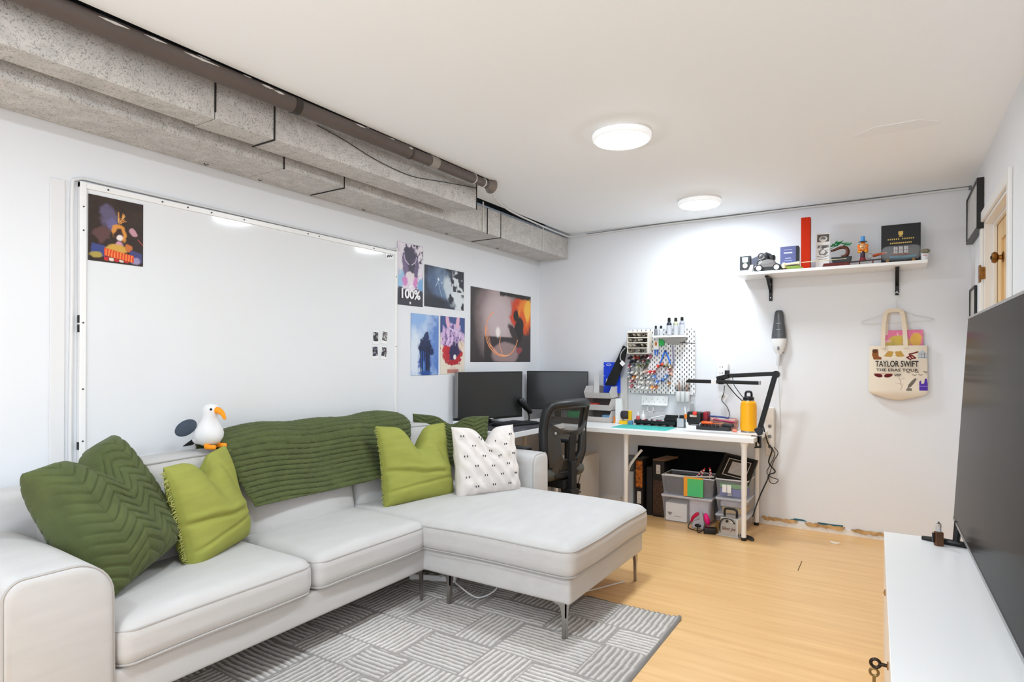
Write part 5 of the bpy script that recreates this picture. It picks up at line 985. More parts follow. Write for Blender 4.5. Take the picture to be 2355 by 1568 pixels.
for (x, z, c, lab) in ((-1.845, .05, (232, 230, 228), 'white bottle with pointed cap left in the tool tray'), (-1.80, .065, (236, 234, 232), 'taller white bottle with pointed cap in the tool tray')):
    t = thing('glue_bottle', lab, 'bottle', (x + .01, 4.95, Z0 + .018)); MB().lathe([(.014, 0), (.0155, .004), (.0155, z), (.007, z + .01)], 16).build('body', mat('glue_red', (206, 90, 92), .4) if x < -1.82 else mat('glue_white', c, .4), t, local=True, smooth=True); MB().lathe([(.008, z + .008), (.007, z + .02), (.002, z + .045)], 12).build('cap', WHITE, t, local=True, smooth=True)
for i, (x, c, lab) in enumerate(((-1.765, (214, 86, 96), 'red cap pot lying in the tool tray'), (-1.73, (226, 222, 224), 'white pot lying in the tool tray'), (-1.69, (224, 190, 200), 'pink pot lying in the tool tray'), (-1.655, (150, 70, 90), 'maroon pot lying in the tool tray'), (-1.62, (206, 200, 206), 'pale lilac pot lying in the tool tray'))):
    tag(MB().lathe([(.0, 0), (.014, .001), (.0155, .006), (.0155, .034), (.012, .04), (0, .041)], 14, (x, 4.925, Z0 + .034), Matrix.Rotation(.5 - .3 * i, 4, 'Z') @ Matrix.Rotation(-PI / 2, 4, 'X')).build('paint_pot', mat('pot%d' % i, c, .4), smooth=True), lab, 'pot')
rc = thing('drill_rack', 'black comb-like bit rack at the right of the tool tray', 'rack', (-1.54, 4.95, Z0 + .018))
for k in range(3): MB().box(-1.60, 4.93 + .02 * k, Z0 + .018, -1.495, 4.94 + .02 * k, Z0 + .07 + .012 * k).build('step', BK2, rc, bevel=.001)
for k in range(7): MB().cyl((-1.592 + .0145 * k, 4.928, Z0 + .03), (-1.592 + .0145 * k, 4.922, Z0 + .055), .0022, n=6).build('bit', STEEL, rc)
tag(MB().tube([(-1.72, 4.97, Z0 + .06), (-1.62, 4.985, Z0 + .085)], [.006, .004], 8).build('white_pen', WHITE, smooth=True), 'white pen lying across the tool tray', 'pen')
gb_ = thing('grey_bin', 'small pale grey open bin right of the tool tray', 'bin', (-1.455, 4.95, Z0)); GRM = mat('bin_pale', (186, 188, 194), .5)
for q in ((-1.49, 4.91, -1.425, 4.914), (-1.49, 4.996, -1.425, 5.0), (-1.49, 4.91, -1.486, 5.0), (-1.429, 4.91, -1.425, 5.0)): MB().box(q[0], q[1], Z0, q[2], q[3], Z0 + .075).build('wall', GRM, gb_)
MB().box(-1.49, 4.91, Z0, -1.425, 5.0, Z0 + .004).build('bottom', GRM, gb_)
tag(MB().box(-1.475, 4.94, Z0 + .06, -1.44, 4.985, Z0 + .098).build('dark_block', BLACK, bevel=.002), 'small black block sticking out of the grey bin', 'block')
t = thing('utility_knife', 'white and orange cutter standing beside the grey bin', 'cutter', (-1.41, 4.93, Z0))
MB().hexa([(-1.412, 4.925, Z0), (-1.40, 4.925, Z0), (-1.40, 4.935, Z0), (-1.412, 4.935, Z0)], [(-1.43, 4.93, Z0 + .17), (-1.422, 4.93, Z0 + .17), (-1.422, 4.94, Z0 + .17), (-1.43, 4.94, Z0 + .17)]).build('body', WHITE, t)
MB().box(-1.428, 4.917, Z0 + .075, -1.404, 4.94, Z0 + .112).build('grip', mat('grip_orange', (226, 124, 40), .4), t, bevel=.003)
tag(MB().hexa([(-1.42, 5.04, .86), (-1.38, 5.04, .86), (-1.38, 5.045, .86), (-1.42, 5.045, .86)], [(-1.42, 5.05, .93), (-1.385, 5.05, .935), (-1.385, 5.055, .935), (-1.42, 5.055, .93)]).build('grey_plate', mat('panel_grey', (160, 160, 162), .5)), 'small grey plate hanging on the wall below the brush holder', 'plate')
eg = thing('sharpener', 'black and white desktop tool with red knob', 'machine', (-1.34, 4.93, Z0))
MB().prism([(-1.405, Z0), (-1.285, Z0), (-1.275, Z0 + .055), (-1.295, Z0 + .05), (-1.30, Z0 + .025), (-1.385, Z0 + .025), (-1.39, Z0 + .05), (-1.41, Z0 + .048)], 'y', 4.89, 4.98).build('base', WHITE, eg, bevel=.003)
MB().rbox(-1.40, 4.895, Z0 + .035, -1.285, 4.985, Z0 + .135, .012, 3).build('body', BLACK, eg, smooth=True); MB().ball((-1.335, 4.893, Z0 + .125), (.019, .014, .017), 14, 10).build('knob', mat('knob_red', (226, 62, 46), .35), eg, smooth=True)
MB().box(-1.375, 4.892, Z0 + .095, -1.32, 4.896, Z0 + .112).build('label_plate', mat('plate_pale', (206, 190, 176), .5), eg)
tag(MB().rbox(-1.275, 4.91, Z0, -1.235, 5.0, Z0 + .14, .012, 3).build('red_black_box', mat('case_redblack', (40, 16, 20), .4, var=.6, vscale=12, col2=(170, 20, 44)), smooth=True), 'tall dark red and black case beside the white tool', 'case')
rl = thing('socket_rail', 'dark grey socket rail lying near the desk edge', 'rail', (-1.18, 4.89, Z0)); RG = mat('rail_grey', (48, 48, 50), .5)
MB().box(-1.315, 4.86, Z0, -1.06, 4.92, Z0 + .03).build('rail', RG, rl, bevel=.003)
for k in range(5): MB().cyl((-1.27 + .03 * k, 4.862, Z0 + .03), (-1.27 + .03 * k, 4.855, Z0 + .045), .012, n=12).build('socket', BLACK, rl, smooth=True)
tag(MB().rbox(-1.12, 4.865, Z0 + .03, -1.03, 4.91, Z0 + .055, .01, 2).build('black_pouch', BLACK, smooth=True), 'black pouch on the end of the socket rail', 'pouch')
t = thing('screwdriver', 'orange handled screwdriver resting on the socket rail', 'screwdriver', (-1.2, 4.875, Z0 + .06))
MB().tube([(-1.275, 4.87, Z0 + .056), (-1.26, 4.87, Z0 + .057), (-1.20, 4.872, Z0 + .056), (-1.185, 4.873, Z0 + .055)], [.009, .013, .011, .006], 12).build('handle', mat('driver_orange', (238, 96, 32), .35), t, smooth=True); MB().cyl((-1.19, 4.873, Z0 + .055), (-1.10, 4.876, Z0 + .052), .003, n=8).build('shaft', mat('driver_shaft', (226, 120, 60), .4), t)
tag(MB().rbox(-1.23, 4.93, Z0, -1.02, 5.03, Z0 + .085, .02, 5, 0, 4, lambda o: (o[0], o[1], o[2] + .012 * math.sin(40 * o[0]) * (o[2] > Z0 + .04))).build('supply_bag', mat('bag_mixed', (206, 180, 160), .4, var=.5, vscale=35, col2=(150, 60, 70)), smooth=True), 'clear bag of mixed craft supplies behind the orange screwdriver', 'bag')
tag(MB().tube([(-1.24, 4.95, Z0 + .105), (-1.13, 4.955, Z0 + .10), (-1.05, 4.965, Z0 + .09)], [.006, .007, .005], 8).build('blue_pen', mat('pen_navy', (34, 56, 128), .4), smooth=True), 'dark blue pen lying on the bag of craft supplies', 'pen')
tag(MB().tube([(-1.2, 4.925, Z0 + .082), (-1.08, 4.925, Z0 + .07), (-1.03, 4.93, Z0 + .068)], [.005, .008, .006], 8).build('magenta_strip', mat('magenta', (178, 44, 84), .4), smooth=True), 'magenta strip lying on the craft supplies', 'strip')
tag(MB().ball((-1.015, 4.845, Z0 + .011), (.02, .016, .011), 14, 8).build('pink_eraser', mat('eraser_pink', (246, 140, 116), .5), smooth=True), 'small coral pink eraser beside the yellow bottle', 'eraser')
# yellow bottle
yb = thing('water_bottle', 'tall yellow flask with black lid on the desk end', 'bottle', (-.925, 4.90, Z0)); YB_ = mat('flask_yellow', (250, 176, 14), .38)
MB().lathe([(.052, .010), (.059, .016), (.060, .03), (.060, .20), (.057, .222), (.048, .238), (.041, .242)], 36).build('body', YB_, yb, local=True, smooth=True)
MB().lathe([(.05, 0), (.055, .003), (.055, .011), (.05, .012)], 32).build('base_ring', STEEL, yb, local=True, smooth=True); MB().lathe([(.041, .240), (.041, .248), (.03, .248)], 32).build('neck_ring', STEEL, yb, local=True, smooth=True)
LID = mat('lid_navy', (20, 21, 30), .4)
MB().lathe([(.040, .247), (.041, .25), (.040, .268), (.03, .276), (.0, .278)], 32).build('lid', LID, yb, local=True, smooth=True)
MB().tube(curve_pts([(-.022, 0, .270), (-.021, 0, .300), (-.012, 0, .312), (.012, 0, .312), (.021, 0, .300), (.022, 0, .270)], 4), .0085, 8).build('carry_loop', LID, yb, local=True, smooth=True)
# desk lamp clamped to the desk end
lm = thing('desk_lamp', 'black swing-arm desk lamp clamped to the desk end', 'lamp', (-.80, 4.66, Z0))
def bar(a, b, w, h, nm, m=BLACKM):
    a, b = Vector(a), Vector(b); d = (b - a); L = d.length; s = MB().box(-w / 2, -h / 2, 0, w / 2, h / 2, L); R = d.normalized().to_track_quat('Z', 'Y').to_matrix().to_4x4(); s.xf(Matrix.Translation(a) @ R); return s.build(nm, m, lm, bevel=.004)
bar((-.803, 4.66, .79), (-.70, 4.66, 1.185), .030, .034, 'lower_arm'); bar((-.70, 4.66, 1.20), (-1.02, 4.655, 1.18), .030, .030, 'upper_arm')
MB().cyl((-.693, 4.64, 1.195), (-.693, 4.68, 1.195), .026, n=20).build('elbow', BLACKM, lm, smooth=True)
bar((-1.02, 4.655, 1.178), (-1.105, 4.655, 1.155), .034, .034, 'head_joint'); MB().cyl((-1.075, 4.655, 1.16), (-1.075, 4.655, 1.115), .02, n=16).build('swivel', BLACKM, lm, smooth=True)
MB().prism([(-1.335, 1.122), (-.80, 1.118), (-.80, 1.144), (-1.315, 1.148), (-1.332, 1.136)], 'y', 4.63, 4.68).build('light_bar', BLACKM, lm, bevel=.004)
MB().box(-1.142, 4.627, 1.118, -1.105, 4.683, 1.150).build('switch_band', WHITE, lm, bevel=.002); MB().box(-.806, 4.629, 1.118, -.798, 4.681, 1.145).build('end_cap', mat('cap_pale', (170, 170, 172), .4), lm)
NVY = mat('lamp_navy', (26, 28, 40), .45)
MB().prism([(-.83, .80), (-.795, .815), (-.775, .79), (-.785, .755), (-.81, .748), (-.84, .79)], 'y', 4.638, 4.682).build('base_joint', NVY, lm, bevel=.004)
MB().prism([(-.86, .745), (-.79, .742), (-.79, .66), (-.835, .655), (-.835, .665), (-.802, .672), (-.802, .7415), (-.86, .7415)], 'y', 4.64, 4.68).build('clamp', BLACKM, lm, bevel=.001)
MB().cyl((-.826, 4.66, .655), (-.826, 4.66, .70), .006, n=10).build('clamp_screw', BLACKM, lm)
tag(MB().tube(curve_pts([(-1.06, 4.69, 1.15), (-1.04, 4.74, 1.10), (-1.0, 4.85, 1.02), (-.965, 4.97, .96)], 6), .004, 8).build('black_wire', BLACK, smooth=True), 'black lamp wire slanting down behind the yellow bottle', 'wire')

# ================================================================ wall shelf and what stands on it
sh = thing('wall_shelf', 'white wall shelf with black brackets and ornaments', 'shelf', (-.39, 4.95, 1.945))
SX0, SX1, SY0, SZ = -1.0, .208, 4.81, 1.966
MB().box(SX0, SY0, 1.944, SX1, YB - .002, SZ).build('board', DW, sh, bevel=.002)
for x in (-.80, .04):
    b = MB(); b.box(x - .012, 5.095, 1.766, x + .012, 5.109, 1.944); b.box(x - .012, 4.90, 1.930, x + .012, 5.109, 1.9435); b.hexa([(x - .010, 5.06, 1.85), (x + .010, 5.06, 1.85), (x + .010, 5.10, 1.83), (x - .010, 5.10, 1.83)], [(x - .010, 4.93, 1.932), (x + .010, 4.93, 1.932), (x + .010, 4.96, 1.932), (x - .010, 4.96, 1.932)])
    o = b.build('bracket', BLACKM, sh, bevel=.002)
    for z in (1.79, 1.895): MB().cyl((x, 5.0955, z), (x, 5.092, z), .004, n=10).build('screw', STEEL, o)
SY = 4.90
def sx(x): return x * SY / 4.95    # measured at y 4.95
t = thing('medal_case', 'black case with blue ribbon and gold medal on the shelf end', 'case', (sx(-.96), SY, SZ))
MB().box(-.04, -.02, 0, .04, .02, .135).build('case', mat('case_black', (24, 27, 30), .4), t, local=True, bevel=.002)
MB().prism([(-.022, .125), (.022, .125), (.02, .09), (.01, .085), (-.012, .085), (-.02, .09)], 'y', -.0225, -.020).build('ribbon', mat('ribbon_blue', (168, 206, 232), .5), t, local=True); MB().cyl((0, -.020, .06), (0, -.0235, .06), .018, n=20).build('medal', mat('medal_gold', (226, 214, 170), .3, metal=.4), t, local=True); MB().box(-.038, -.022, .01, .038, -.02, .026).build('nameplate', mat('plate_silver', (150, 152, 158), .3, metal=.6), t, local=True)
t = thing('headlamp', 'dark grey twin-lens lamp lying on top of the model car', 'lamp', (sx(-.85), SY + .02, SZ + .07)); HG = mat('gunmetal', (70, 72, 84), .35)
MB().hexa([(-.09, -.03, -.02), (.055, -.045, -.02), (.075, .03, -.02), (-.07, .04, -.02)], [(-.085, -.03, .04), (.045, -.045, .085), (.075, .03, .075), (-.07, .04, .04)]).build('body', HG, t, local=True, bevel=.008)
for (x, z, r) in ((.01, .05, .028), (.0, .0, .023)): 
    l = MB().lathe([(r, 0), (r, .02), (r * .85, .024), (r * .6, .012), (0, .010)], 22, (x, -.035, z), Matrix.Rotation(PI / 2, 4, 'X')).build('lens_ring', mat('chrome', (210, 210, 212), .15, metal=1), t, local=True, smooth=True)
    MB().ball((x, -.047, z), (r * .45, .006, r * .45), 12, 8).build('bulb', mat('bulb_dark', (80, 82, 88), .1), l, local=True, smooth=True)
MB().rbox(.06, -.03, .02, .10, .03, .06, .01, 2).build('clip_end', BLACK, t, local=True, smooth=True); MB().rbox(-.02, -.03, -.075, .03, .03, -.015, .01, 2).build('mount', mat('mount_dark', (36, 44, 50), .5), t, local=True, smooth=True)
t = thing('model_car', 'grey model car with silver wheels on the shelf', 'model car', (sx(-.79), SY - .02, SZ))
MB().prism([(-.105, .012), (-.10, .045), (-.075, .055), (-.045, .085), (.0, .094), (.04, .085), (.062, .055), (.10, .045), (.105, .015)], 'y', -.028, .032).build('body', mat('car_grey', (112, 106, 102), .3, var=.15, vscale=20), t, local=True, bevel=.006)
MB().prism([(-.06, .055), (-.04, .078), (0, .085), (.035, .078), (.05, .055)], 'y', -.0295, -.027).build('window', mat('car_window', (104, 98, 98), .15), t, local=True); MB().box(-.10, -.031, .01, .105, -.027, .035).build('sill', BLACK, t, local=True)
for x in (-.062, .062):
    wv_ = MB().cyl((x, -.042, .027), (x, .0, .027), .027, n=22).build('wheel', mat('tyre', (22, 22, 23), .6), t, local=True, smooth=True); MB().lathe([(.019, 0), (.019, .002), (.006, .004), (0, .004)], 20, (x, -.0425, .027), Matrix.Rotation(PI / 2, 4, 'X')).build('rim', mat('rim_pale', (196, 192, 190), .3), wv_, local=True, smooth=True)
MB().hexa([(-.15, -.02, 0), (-.115, -.02, 0), (-.115, .02, 0), (-.15, .02, 0)], [(-.125, -.02, .06), (-.105, -.02, .06), (-.105, .02, .06), (-.125, .02, .06)]).build('front_bumper', mat('car_white', (226, 226, 228), .3), t, local=True)
tag(MB().box(sx(-.70), SY - .02, SZ, sx(-.575), SY + .07, SZ + .035).build('wooden_block', mat('block_wood', (150, 120, 84), .6, var=.2, vscale=20), bevel=.003), 'wooden block under the slate blue gift box', 'block')
t = thing('gift_box', 'slate blue box with white printed lettering on the shelf', 'box', (sx(-.645), SY + .02, SZ + .035))
MB().box(-.062, -.04, 0, .062, .045, .145).build('carton', mat('carton_black', (16, 17, 22), .4), t, local=True, bevel=.002); MB().box(-.061, -.0415, .002, .045, -.04, .143).build('front_print', mat('carton_blue', (92, 98, 150), .5, var=.12, vscale=12), t, local=True)
INKL = mat('ink_pale', (200, 204, 232), .5)
for (z, w_, h_) in ((.118, .056, .003), (.092, .058, .010), (.055, .04, .004), (.038, .056, .003)): MB().box(-.008 - w_ / 2, -.0425, z, -.008 + w_ / 2, -.0415, z + h_).build('print_line', INKL, t, local=True)
t = thing('carved_stick', 'cream knobbed stick with green tuft lying before the blue box', 'ornament', (sx(-.63), SY - .06, SZ)); CRM = mat('bone_cream', (232, 222, 186), .5)
MB().ball((-.045, 0, .035), (.018, .016, .022), 12, 8).build('knob', CRM, t, local=True, smooth=True); MB().tube([(-.04, 0, .04), (.03, 0, .045), (.06, 0, .045)], [.011, .009, .014], 10).build('shaft', CRM, t, local=True, smooth=True); MB().tube([(.05, 0, .047), (.36, .01, .052)], .0025, 6).build('thin_rod', CRM, t, local=True, smooth=True)
tf = MB()
for k in range(12): tf.tube([(-.03 + .007 * k, .0, .022), (-.02 + .008 * k, -.012, .012), (-.01 + .009 * k, -.016, .003)], [.006, .005, .001], 6)
tf.build('green_tuft', mat('tuft_green', (124, 148, 62), .7), t, local=True, smooth=True)
tag(MB().box(sx(-.567), SY - .01, SZ, sx(-.505), SY + .055, SZ + .385).build('tall_box', mat('box_red', (188, 42, 10), .6, spec=.15), bevel=.0015), 'tall narrow orange-red box standing on the shelf', 'box')
P = Paint(.09, .265, 60).fill((232, 228, 224)); DK = (84, 78, 76)
P.poly([(.06, .76), (.06, .97), (.94, .97), (.94, .76)], DK).ell(.5, .84, .3, .08, (214, 210, 206), 0, .1).ell(.5, .86, .18, .04, (120, 114, 110), 0, .2, .5, 3).poly([(.08, .59), (.14, .67), (.9, .67), (.92, .59), (.5, .57)], DK).put((P.nz(14, 5) - .55) * 8 * (P.Y > .58) * (P.Y < .68), (220, 216, 212)).ell(.5, .47, .36, .09, (120, 114, 112), 0, .2, .7, 7).ell(.52, .48, .2, .05, (226, 222, 218), 0, .2, .6, 8).line([(.1, .36), (.5, .33), (.9, .36)], .03, (110, 104, 106)).line([(.2, .27), (.8, .28)], .02, (60, 54, 60)).line([(.2, .03), (.45, .03)], .03, (30, 28, 30)).line([(.56, .035), (.82, .035)], .03, (30, 28, 30))
tag(P.mesh('printed_card', lambda u, v: (sx(-.425) + u + .02 * (v - .13), SY + .03 + v * .06, SZ + v), thick=.003), 'narrow ornate black and white printed card leaning on the shelf', 'card')
# bonsai
t = thing('bonsai', 'small brick bonsai tree with green leaves in a black pot', 'bonsai', (sx(-.30), SY, SZ + .028))
MB().hexa([(-.055, -.03, 0), (.055, -.03, 0), (.055, .03, 0), (-.055, .03, 0)], [(-.065, -.036, .042), (.065, -.036, .042), (.065, .036, .042), (-.065, .036, .042)]).build('pot', mat('pot_black', (18, 18, 19), .35), t, local=True, bevel=.003)
MB().tube(curve_pts([(.0, 0, .04), (.03, 0, .055), (.038, 0, .085), (.025, 0, .11), (-.01, 0, .112), (-.045, 0, .10), (-.07, 0, .094)], 5), [.016, .015, .015, .014, .014, .014, .014, .013, .013, .013, .013, .013, .012, .012, .012, .011, .011, .011, .010, .010, .010, .010, .010, .009, .009, .009, .009, .008, .008, .008, .008][:31], 10).build('trunk', mat('trunk_brown', (92, 46, 28), .5, var=.2, vscale=40), t, local=True, smooth=True)
LEAF = [mat('leaf_a', (30, 140, 74), .4), mat('leaf_b', (52, 176, 110), .4)]
for k in range(30):
    a = rng.uniform(0, 6.28); cx = -.075 + .135 * k / 30; cz = .108 + .02 * math.sin(k / 30 * PI) + rng.uniform(0, .018); l = rng.uniform(.028, .046); d = Vector((math.cos(a) * .9, math.sin(a) * .6, rng.uniform(0, .7))).normalized(); q = d.cross(Vector((0, 0, 1))).normalized() * .011; c_ = Vector((cx, 0, cz)); e = c_ + d * l
    MB().add([c_, c_ + d * l * .5 + q, e, c_ + d * l * .5 - q], [(0, 1, 2, 3)]).build('leaf', LEAF[k % 2], t, local=True, solid=.002)
t = thing('display_stand', 'dark red lacquered stand lying along the shelf front', 'stand', (sx(-.25), SY - .05, SZ)); RED = mat('lacquer_red', (96, 24, 18), .35)
MB().hexa([(-.17, -.02, 0), (.01, -.02, 0), (.01, .02, 0), (-.17, .02, 0)], [(-.16, -.018, .026), (.0, -.018, .026), (.0, .018, .026), (-.16, .018, .026)]).build('block', RED, t, local=True, bevel=.003); MB().hexa([(0, -.01, .02), (.2, -.01, .026), (.2, .01, .026), (0, .01, .02)], [(0, -.01, .028), (.2, -.01, .034), (.2, .01, .034), (0, .01, .028)]).build('rail', mat('lacquer_dark', (48, 20, 20), .35), t, local=True)
for x in (.06, .14): MB().box(x, -.008, 0, x + .008, .008, .024).build('post', RED, t, local=True)
# glass clown
t = thing('glass_clown', 'orange glass clown figurine in a tall blue hat', 'figurine', (sx(-.168), SY - .005, SZ + .03)); GO = mat('glass_orange', (236, 128, 26), .08, coat=.6); GU = mat('glass_plum', (66, 34, 58), .08, coat=.6); GBL = mat('glass_blue', (76, 152, 224), .1, coat=.6)
MB().lathe([(.0, .02), (.017, .022), (.016, .05), (.014, .07), (.0, .074)], 18).build('torso', GU, t, local=True, smooth=True); MB().lathe([(.024, 0), (.026, .004), (.018, .022), (.012, .03)], 18).build('foot', mat('glass_red', (140, 34, 44), .1, coat=.6), t, local=True, smooth=True)
hd = MB().ball((0, 0, .104), (.020, .017, .022), 16, 12).build('head', mat('glass_pale', (238, 190, 140), .12, coat=.6), t, local=True, smooth=True)
for (x, z, r) in ((-.022, .108, .013), (.022, .108, .013), (-.018, .088, .014), (.02, .088, .014), (0, .085, .012), (-.024, .07, .009), (.024, .07, .010), (0, .124, .014)): MB().ball((x, .002, z), (r, r * .8, r * 1.2), 12, 8).build('hair_curl', GO, t, local=True, smooth=True)
MB().ball((0, -.018, .106), .004, 10, 6).build('nose', GO, hd, local=True, smooth=True)
for x in (-.007, .007): MB().ball((x, -.016, .112), .002, 8, 6).build('eye', BLACK, hd, local=True, smooth=True)
MB().tube([(-.008, -.0155, .098), (0, -.018, .095), (.008, -.0155, .098)], .0015, 6).build('mouth', BLACK, hd, local=True)
ht = MB().lathe([(.0, .136), (.025, .136), (.026, .14), (.014, .143), (.013, .172), (.0145, .176), (.0, .177)], 20).build('hat', GBL, t, local=True, smooth=True); MB().lathe([(.026, .134), (.028, .137), (.026, .14), (.014, .141)], 20).build('hat_brim', mat('glass_navy', (32, 64, 84), .1, coat=.6), ht, local=True, smooth=True)
for sxx in (-1, 1): MB().ball((sxx * .018, -.004, .068), (.012, .008, .006), 10, 8).build('bow_wing', mat('glass_yellow', (246, 190, 40), .1, coat=.6), t, local=True, smooth=True)
t = thing('magnifier', 'small magnifier with amber handle on the red stand', 'magnifier', (sx(-.08), SY - .02, SZ + .05))
MB().tube([(-.045 + .017 * math.cos(a), 0, .012 + .017 * math.sin(a)) for a in [2 * PI * q / 18 for q in range(18)]], .0025, 8, closed=True).build('lens_rim', STEEL, t, local=True, smooth=True); MB().tube([(-.025, 0, .012), (-.02, 0, .012), (.03, 0, .022), (.055, 0, .024)], [.006, .011, .009, .006], 12).build('handle', mat('amber', (176, 72, 26), .15, coat=.5), t, local=True, smooth=True)
# black box with gold crest
t = thing('award_box', 'black presentation box with gold crest standing on the shelf', 'box', (sx(.06), SY + .09, SZ)); GOLD = mat('gold_foil', (206, 174, 96), .3, metal=.7)
MB().box(-.116, 0, 0, .116, .02, .285).build('cover', mat('cover_black', (15, 16, 20), .4), t, local=True, bevel=.002)
MB().prism([(-.014, .235), (.014, .235), (.014, .215), (.008, .206), (0, .202), (-.008, .206), (-.014, .215)], 'y', -.0015, 0).build('crest', GOLD, t, local=True); MB().box(-.012, -.0015, .196, .012, 0, .2).build('crest_scroll', GOLD, t, local=True)
for r_, (z, n_, w_) in enumerate(((.178, 13, .148), (.150, 12, .12))):
    for k in range(n_):
        if k == 6 and r_ == 0: continue
        x = -w_ / 2 + w_ * k / (n_ - 1); MB().box(x - .0035, -.0012, z, x + .0035, 0, z + .009).build('foil_letter', GOLD, t, local=True)
# ship in a bottle
t = thing('ship_in_bottle', 'glass bottle on its side with a model sailing ship inside', 'ship in bottle', (sx(.065), SY - .02, SZ + .012))
R_ = Matrix.Rotation(PI / 2, 4, 'Y'); GLS = mat('clear_glass', (240, 244, 248), .03, alpha=.13, spec=.8)
MB().lathe([(.0, -.118), (.03, -.116), (.047, -.10), (.052, -.08), (.052, .07), (.045, .095), (.02, .112), (.016, .135), (.018, .15), (.0, .15)], 28, (0, 0, .055), R_).build('glass', GLS, t, local=True, smooth=True)
MB().rbox(-.07, -.03, .015, .085, .03, .035, .008, 2).build('sea', mat('putty_sea', (70, 120, 140), .5, var=.4, vscale=25), t, local=True, smooth=True)
MB().hexa([(-.04, -.008, .033), (.03, -.008, .033), (.03, .008, .033), (-.04, .008, .033)], [(-.06, -.014, .05), (.05, -.014, .05), (.05, .014, .05), (-.06, .014, .05)]).build('hull', mat('hull_brown', (126, 62, 36), .5), t, local=True)
for x in (-.035, -.005, .025):
    MB().cyl((x, 0, .05), (x, 0, .10), .0015, n=6).build('mast', mat('mast', (110, 80, 56), .5), t, local=True)
    for z in (.054, .078): MB().add([(x - .012, -.010, z), (x + .012, .010, z), (x + .010, .008, z + .021), (x - .010, -.008, z + .021)], [(0, 1, 2, 3)]).build('sail', mat('sail', (226, 226, 230), .7), t, local=True, solid=.001)
MB().box(-.09, -.03, -.012, -.075, .03, .012).build('cradle', mat('cradle', (150, 110, 60), .5), t, local=True); MB().box(.06, -.03, -.012, .075, .03, .012).build('cradle', mat('cradle', (150, 110, 60), .5), t, local=True)
t = thing('small_pot', 'tiny white pot with mottled top at the shelf end', 'pot', (sx(.195), SY - .05, SZ))
MB().lathe([(.016, 0), (.018, .003), (.022, .045), (.019, .045), (.0, .04)], 18).build('pot', mat('pot_white', (226, 226, 230), .4), t, local=True, smooth=True); MB().ball((.004, 0, .062), (.026, .018, .016), 14, 10).build('mottled_top', mat('mottle', (150, 150, 120), .6, var=.6, vscale=70, col2=(84, 66, 56)), t, local=True, smooth=True)
MB().tube([(-.012, -.0208, .03), (0, -.0225, .034), (.012, -.0208, .03)], .0022, 6).build('red_mark', mat('mark_red', (176, 70, 90), .5), t, local=True)

# ================================================================ under the long desk
tag(MB().hexa([(-1.885, 5.03, .0), (-1.13, 5.03, .0), (-1.13, 5.045, .0), (-1.885, 5.045, .0)], [(-1.885, 5.085, .54), (-1.13, 5.085, .54), (-1.13, 5.10, .54), (-1.885, 5.10, .54)]).build('black_board', mat('panel_black', (6, 6, 7), .85, spec=.1)), 'big black board leaning on the wall under the desk', 'board')
def boxspine(name, label, x0, x1, y0, z1, front, parts):
    t = thing(name, label, 'box', ((x0 + x1) / 2, y0, 0)); MB().box(x0, y0, 0, x1, y0 + .17, z1).build('box', mat('gamebox', (24, 18, 15), .45), t, bevel=.002)
    for (a, b, c, d, m, nm) in parts: MB().box(a, y0 - .0015, b, c, y0, d).build(nm, m, t)
    return t
OR = mat('spine_orange', (206, 112, 30), .45, var=.5, vscale=45, col2=(70, 34, 14)); BR = mat('spine_brown', (84, 56, 40), .45, var=.5, vscale=50, col2=(30, 18, 12)); WP = mat('spine_print', (206, 200, 192), .5, var=.4, vscale=90)
boxspine('game_box', 'black game box with orange illustrated spine under the desk', -1.80, -1.735, 4.80, .47, None, [(-1.795, .235, -1.74, .455, OR, 'spine_art'), (-1.785, .10, -1.75, .20, WP, 'spine_title')])
boxspine('game_box', 'dark game box with brown mottled front beside the clear bins', -1.665, -1.568, 4.84, .46, None, [(-1.66, .02, -1.575, .30, BR, 'spine_art'), (-1.635, .355, -1.60, .43, WP, 'spine_title')])
tag(MB().box(-1.725, 4.86, 0, -1.675, 5.0, .40).build('dark_book', mat('book_dark', (28, 24, 26), .5, var=.4, vscale=30), bevel=.002), 'thin dark book between the two game boxes', 'book')
tag(MB().hexa([(-1.665, 4.845, .462), (-1.565, 4.845, .462), (-1.50, 5.0, .475), (-1.60, 5.0, .475)], [(-1.665, 4.845, .474), (-1.565, 4.845, .474), (-1.50, 5.0, .487), (-1.60, 5.0, .487)]).build('wooden_tray', mat('lid_brown', (104, 74, 48), .5, var=.2, vscale=20)), 'brown wooden tray lying on the dark game box', 'tray')
tag(MB().tube(curve_pts([(-1.84, 4.70, .20), (-1.83, 4.71, .38), (-1.79, 4.73, .47), (-1.73, 4.76, .555)], 5), .011, 8, flat=.5).build('white_tube', mat('tube_white', (220, 216, 208), .5), smooth=True), 'bent white plastic strip leaning by the middle desk leg', 'strip')
t = thing('floor_lamp_head', 'grey and white oval case behind the middle desk leg', 'case', (-1.9, 4.95, 0)); 
MB().hexa([(-1.99, 4.93, 0), (-1.87, 4.93, 0), (-1.87, 5.03, 0), (-1.99, 5.03, 0)], [(-1.93, 4.95, .33), (-1.87, 4.95, .33), (-1.87, 5.01, .33), (-1.93, 5.01, .33)]).build('lower_shell', mat('shell_pale', (206, 208, 212), .5), t, bevel=.01); MB().rbox(-1.945, 4.945, .33, -1.865, 5.015, .47, .03, 3).build('upper_shell', mat('shell_grey', (104, 106, 110), .5), t, smooth=True)
PLAS = mat('clear_plastic', (214, 216, 226), .2, alpha=.13); PLASD = mat('clear_plastic_rim', (228, 228, 234), .3, alpha=.8)
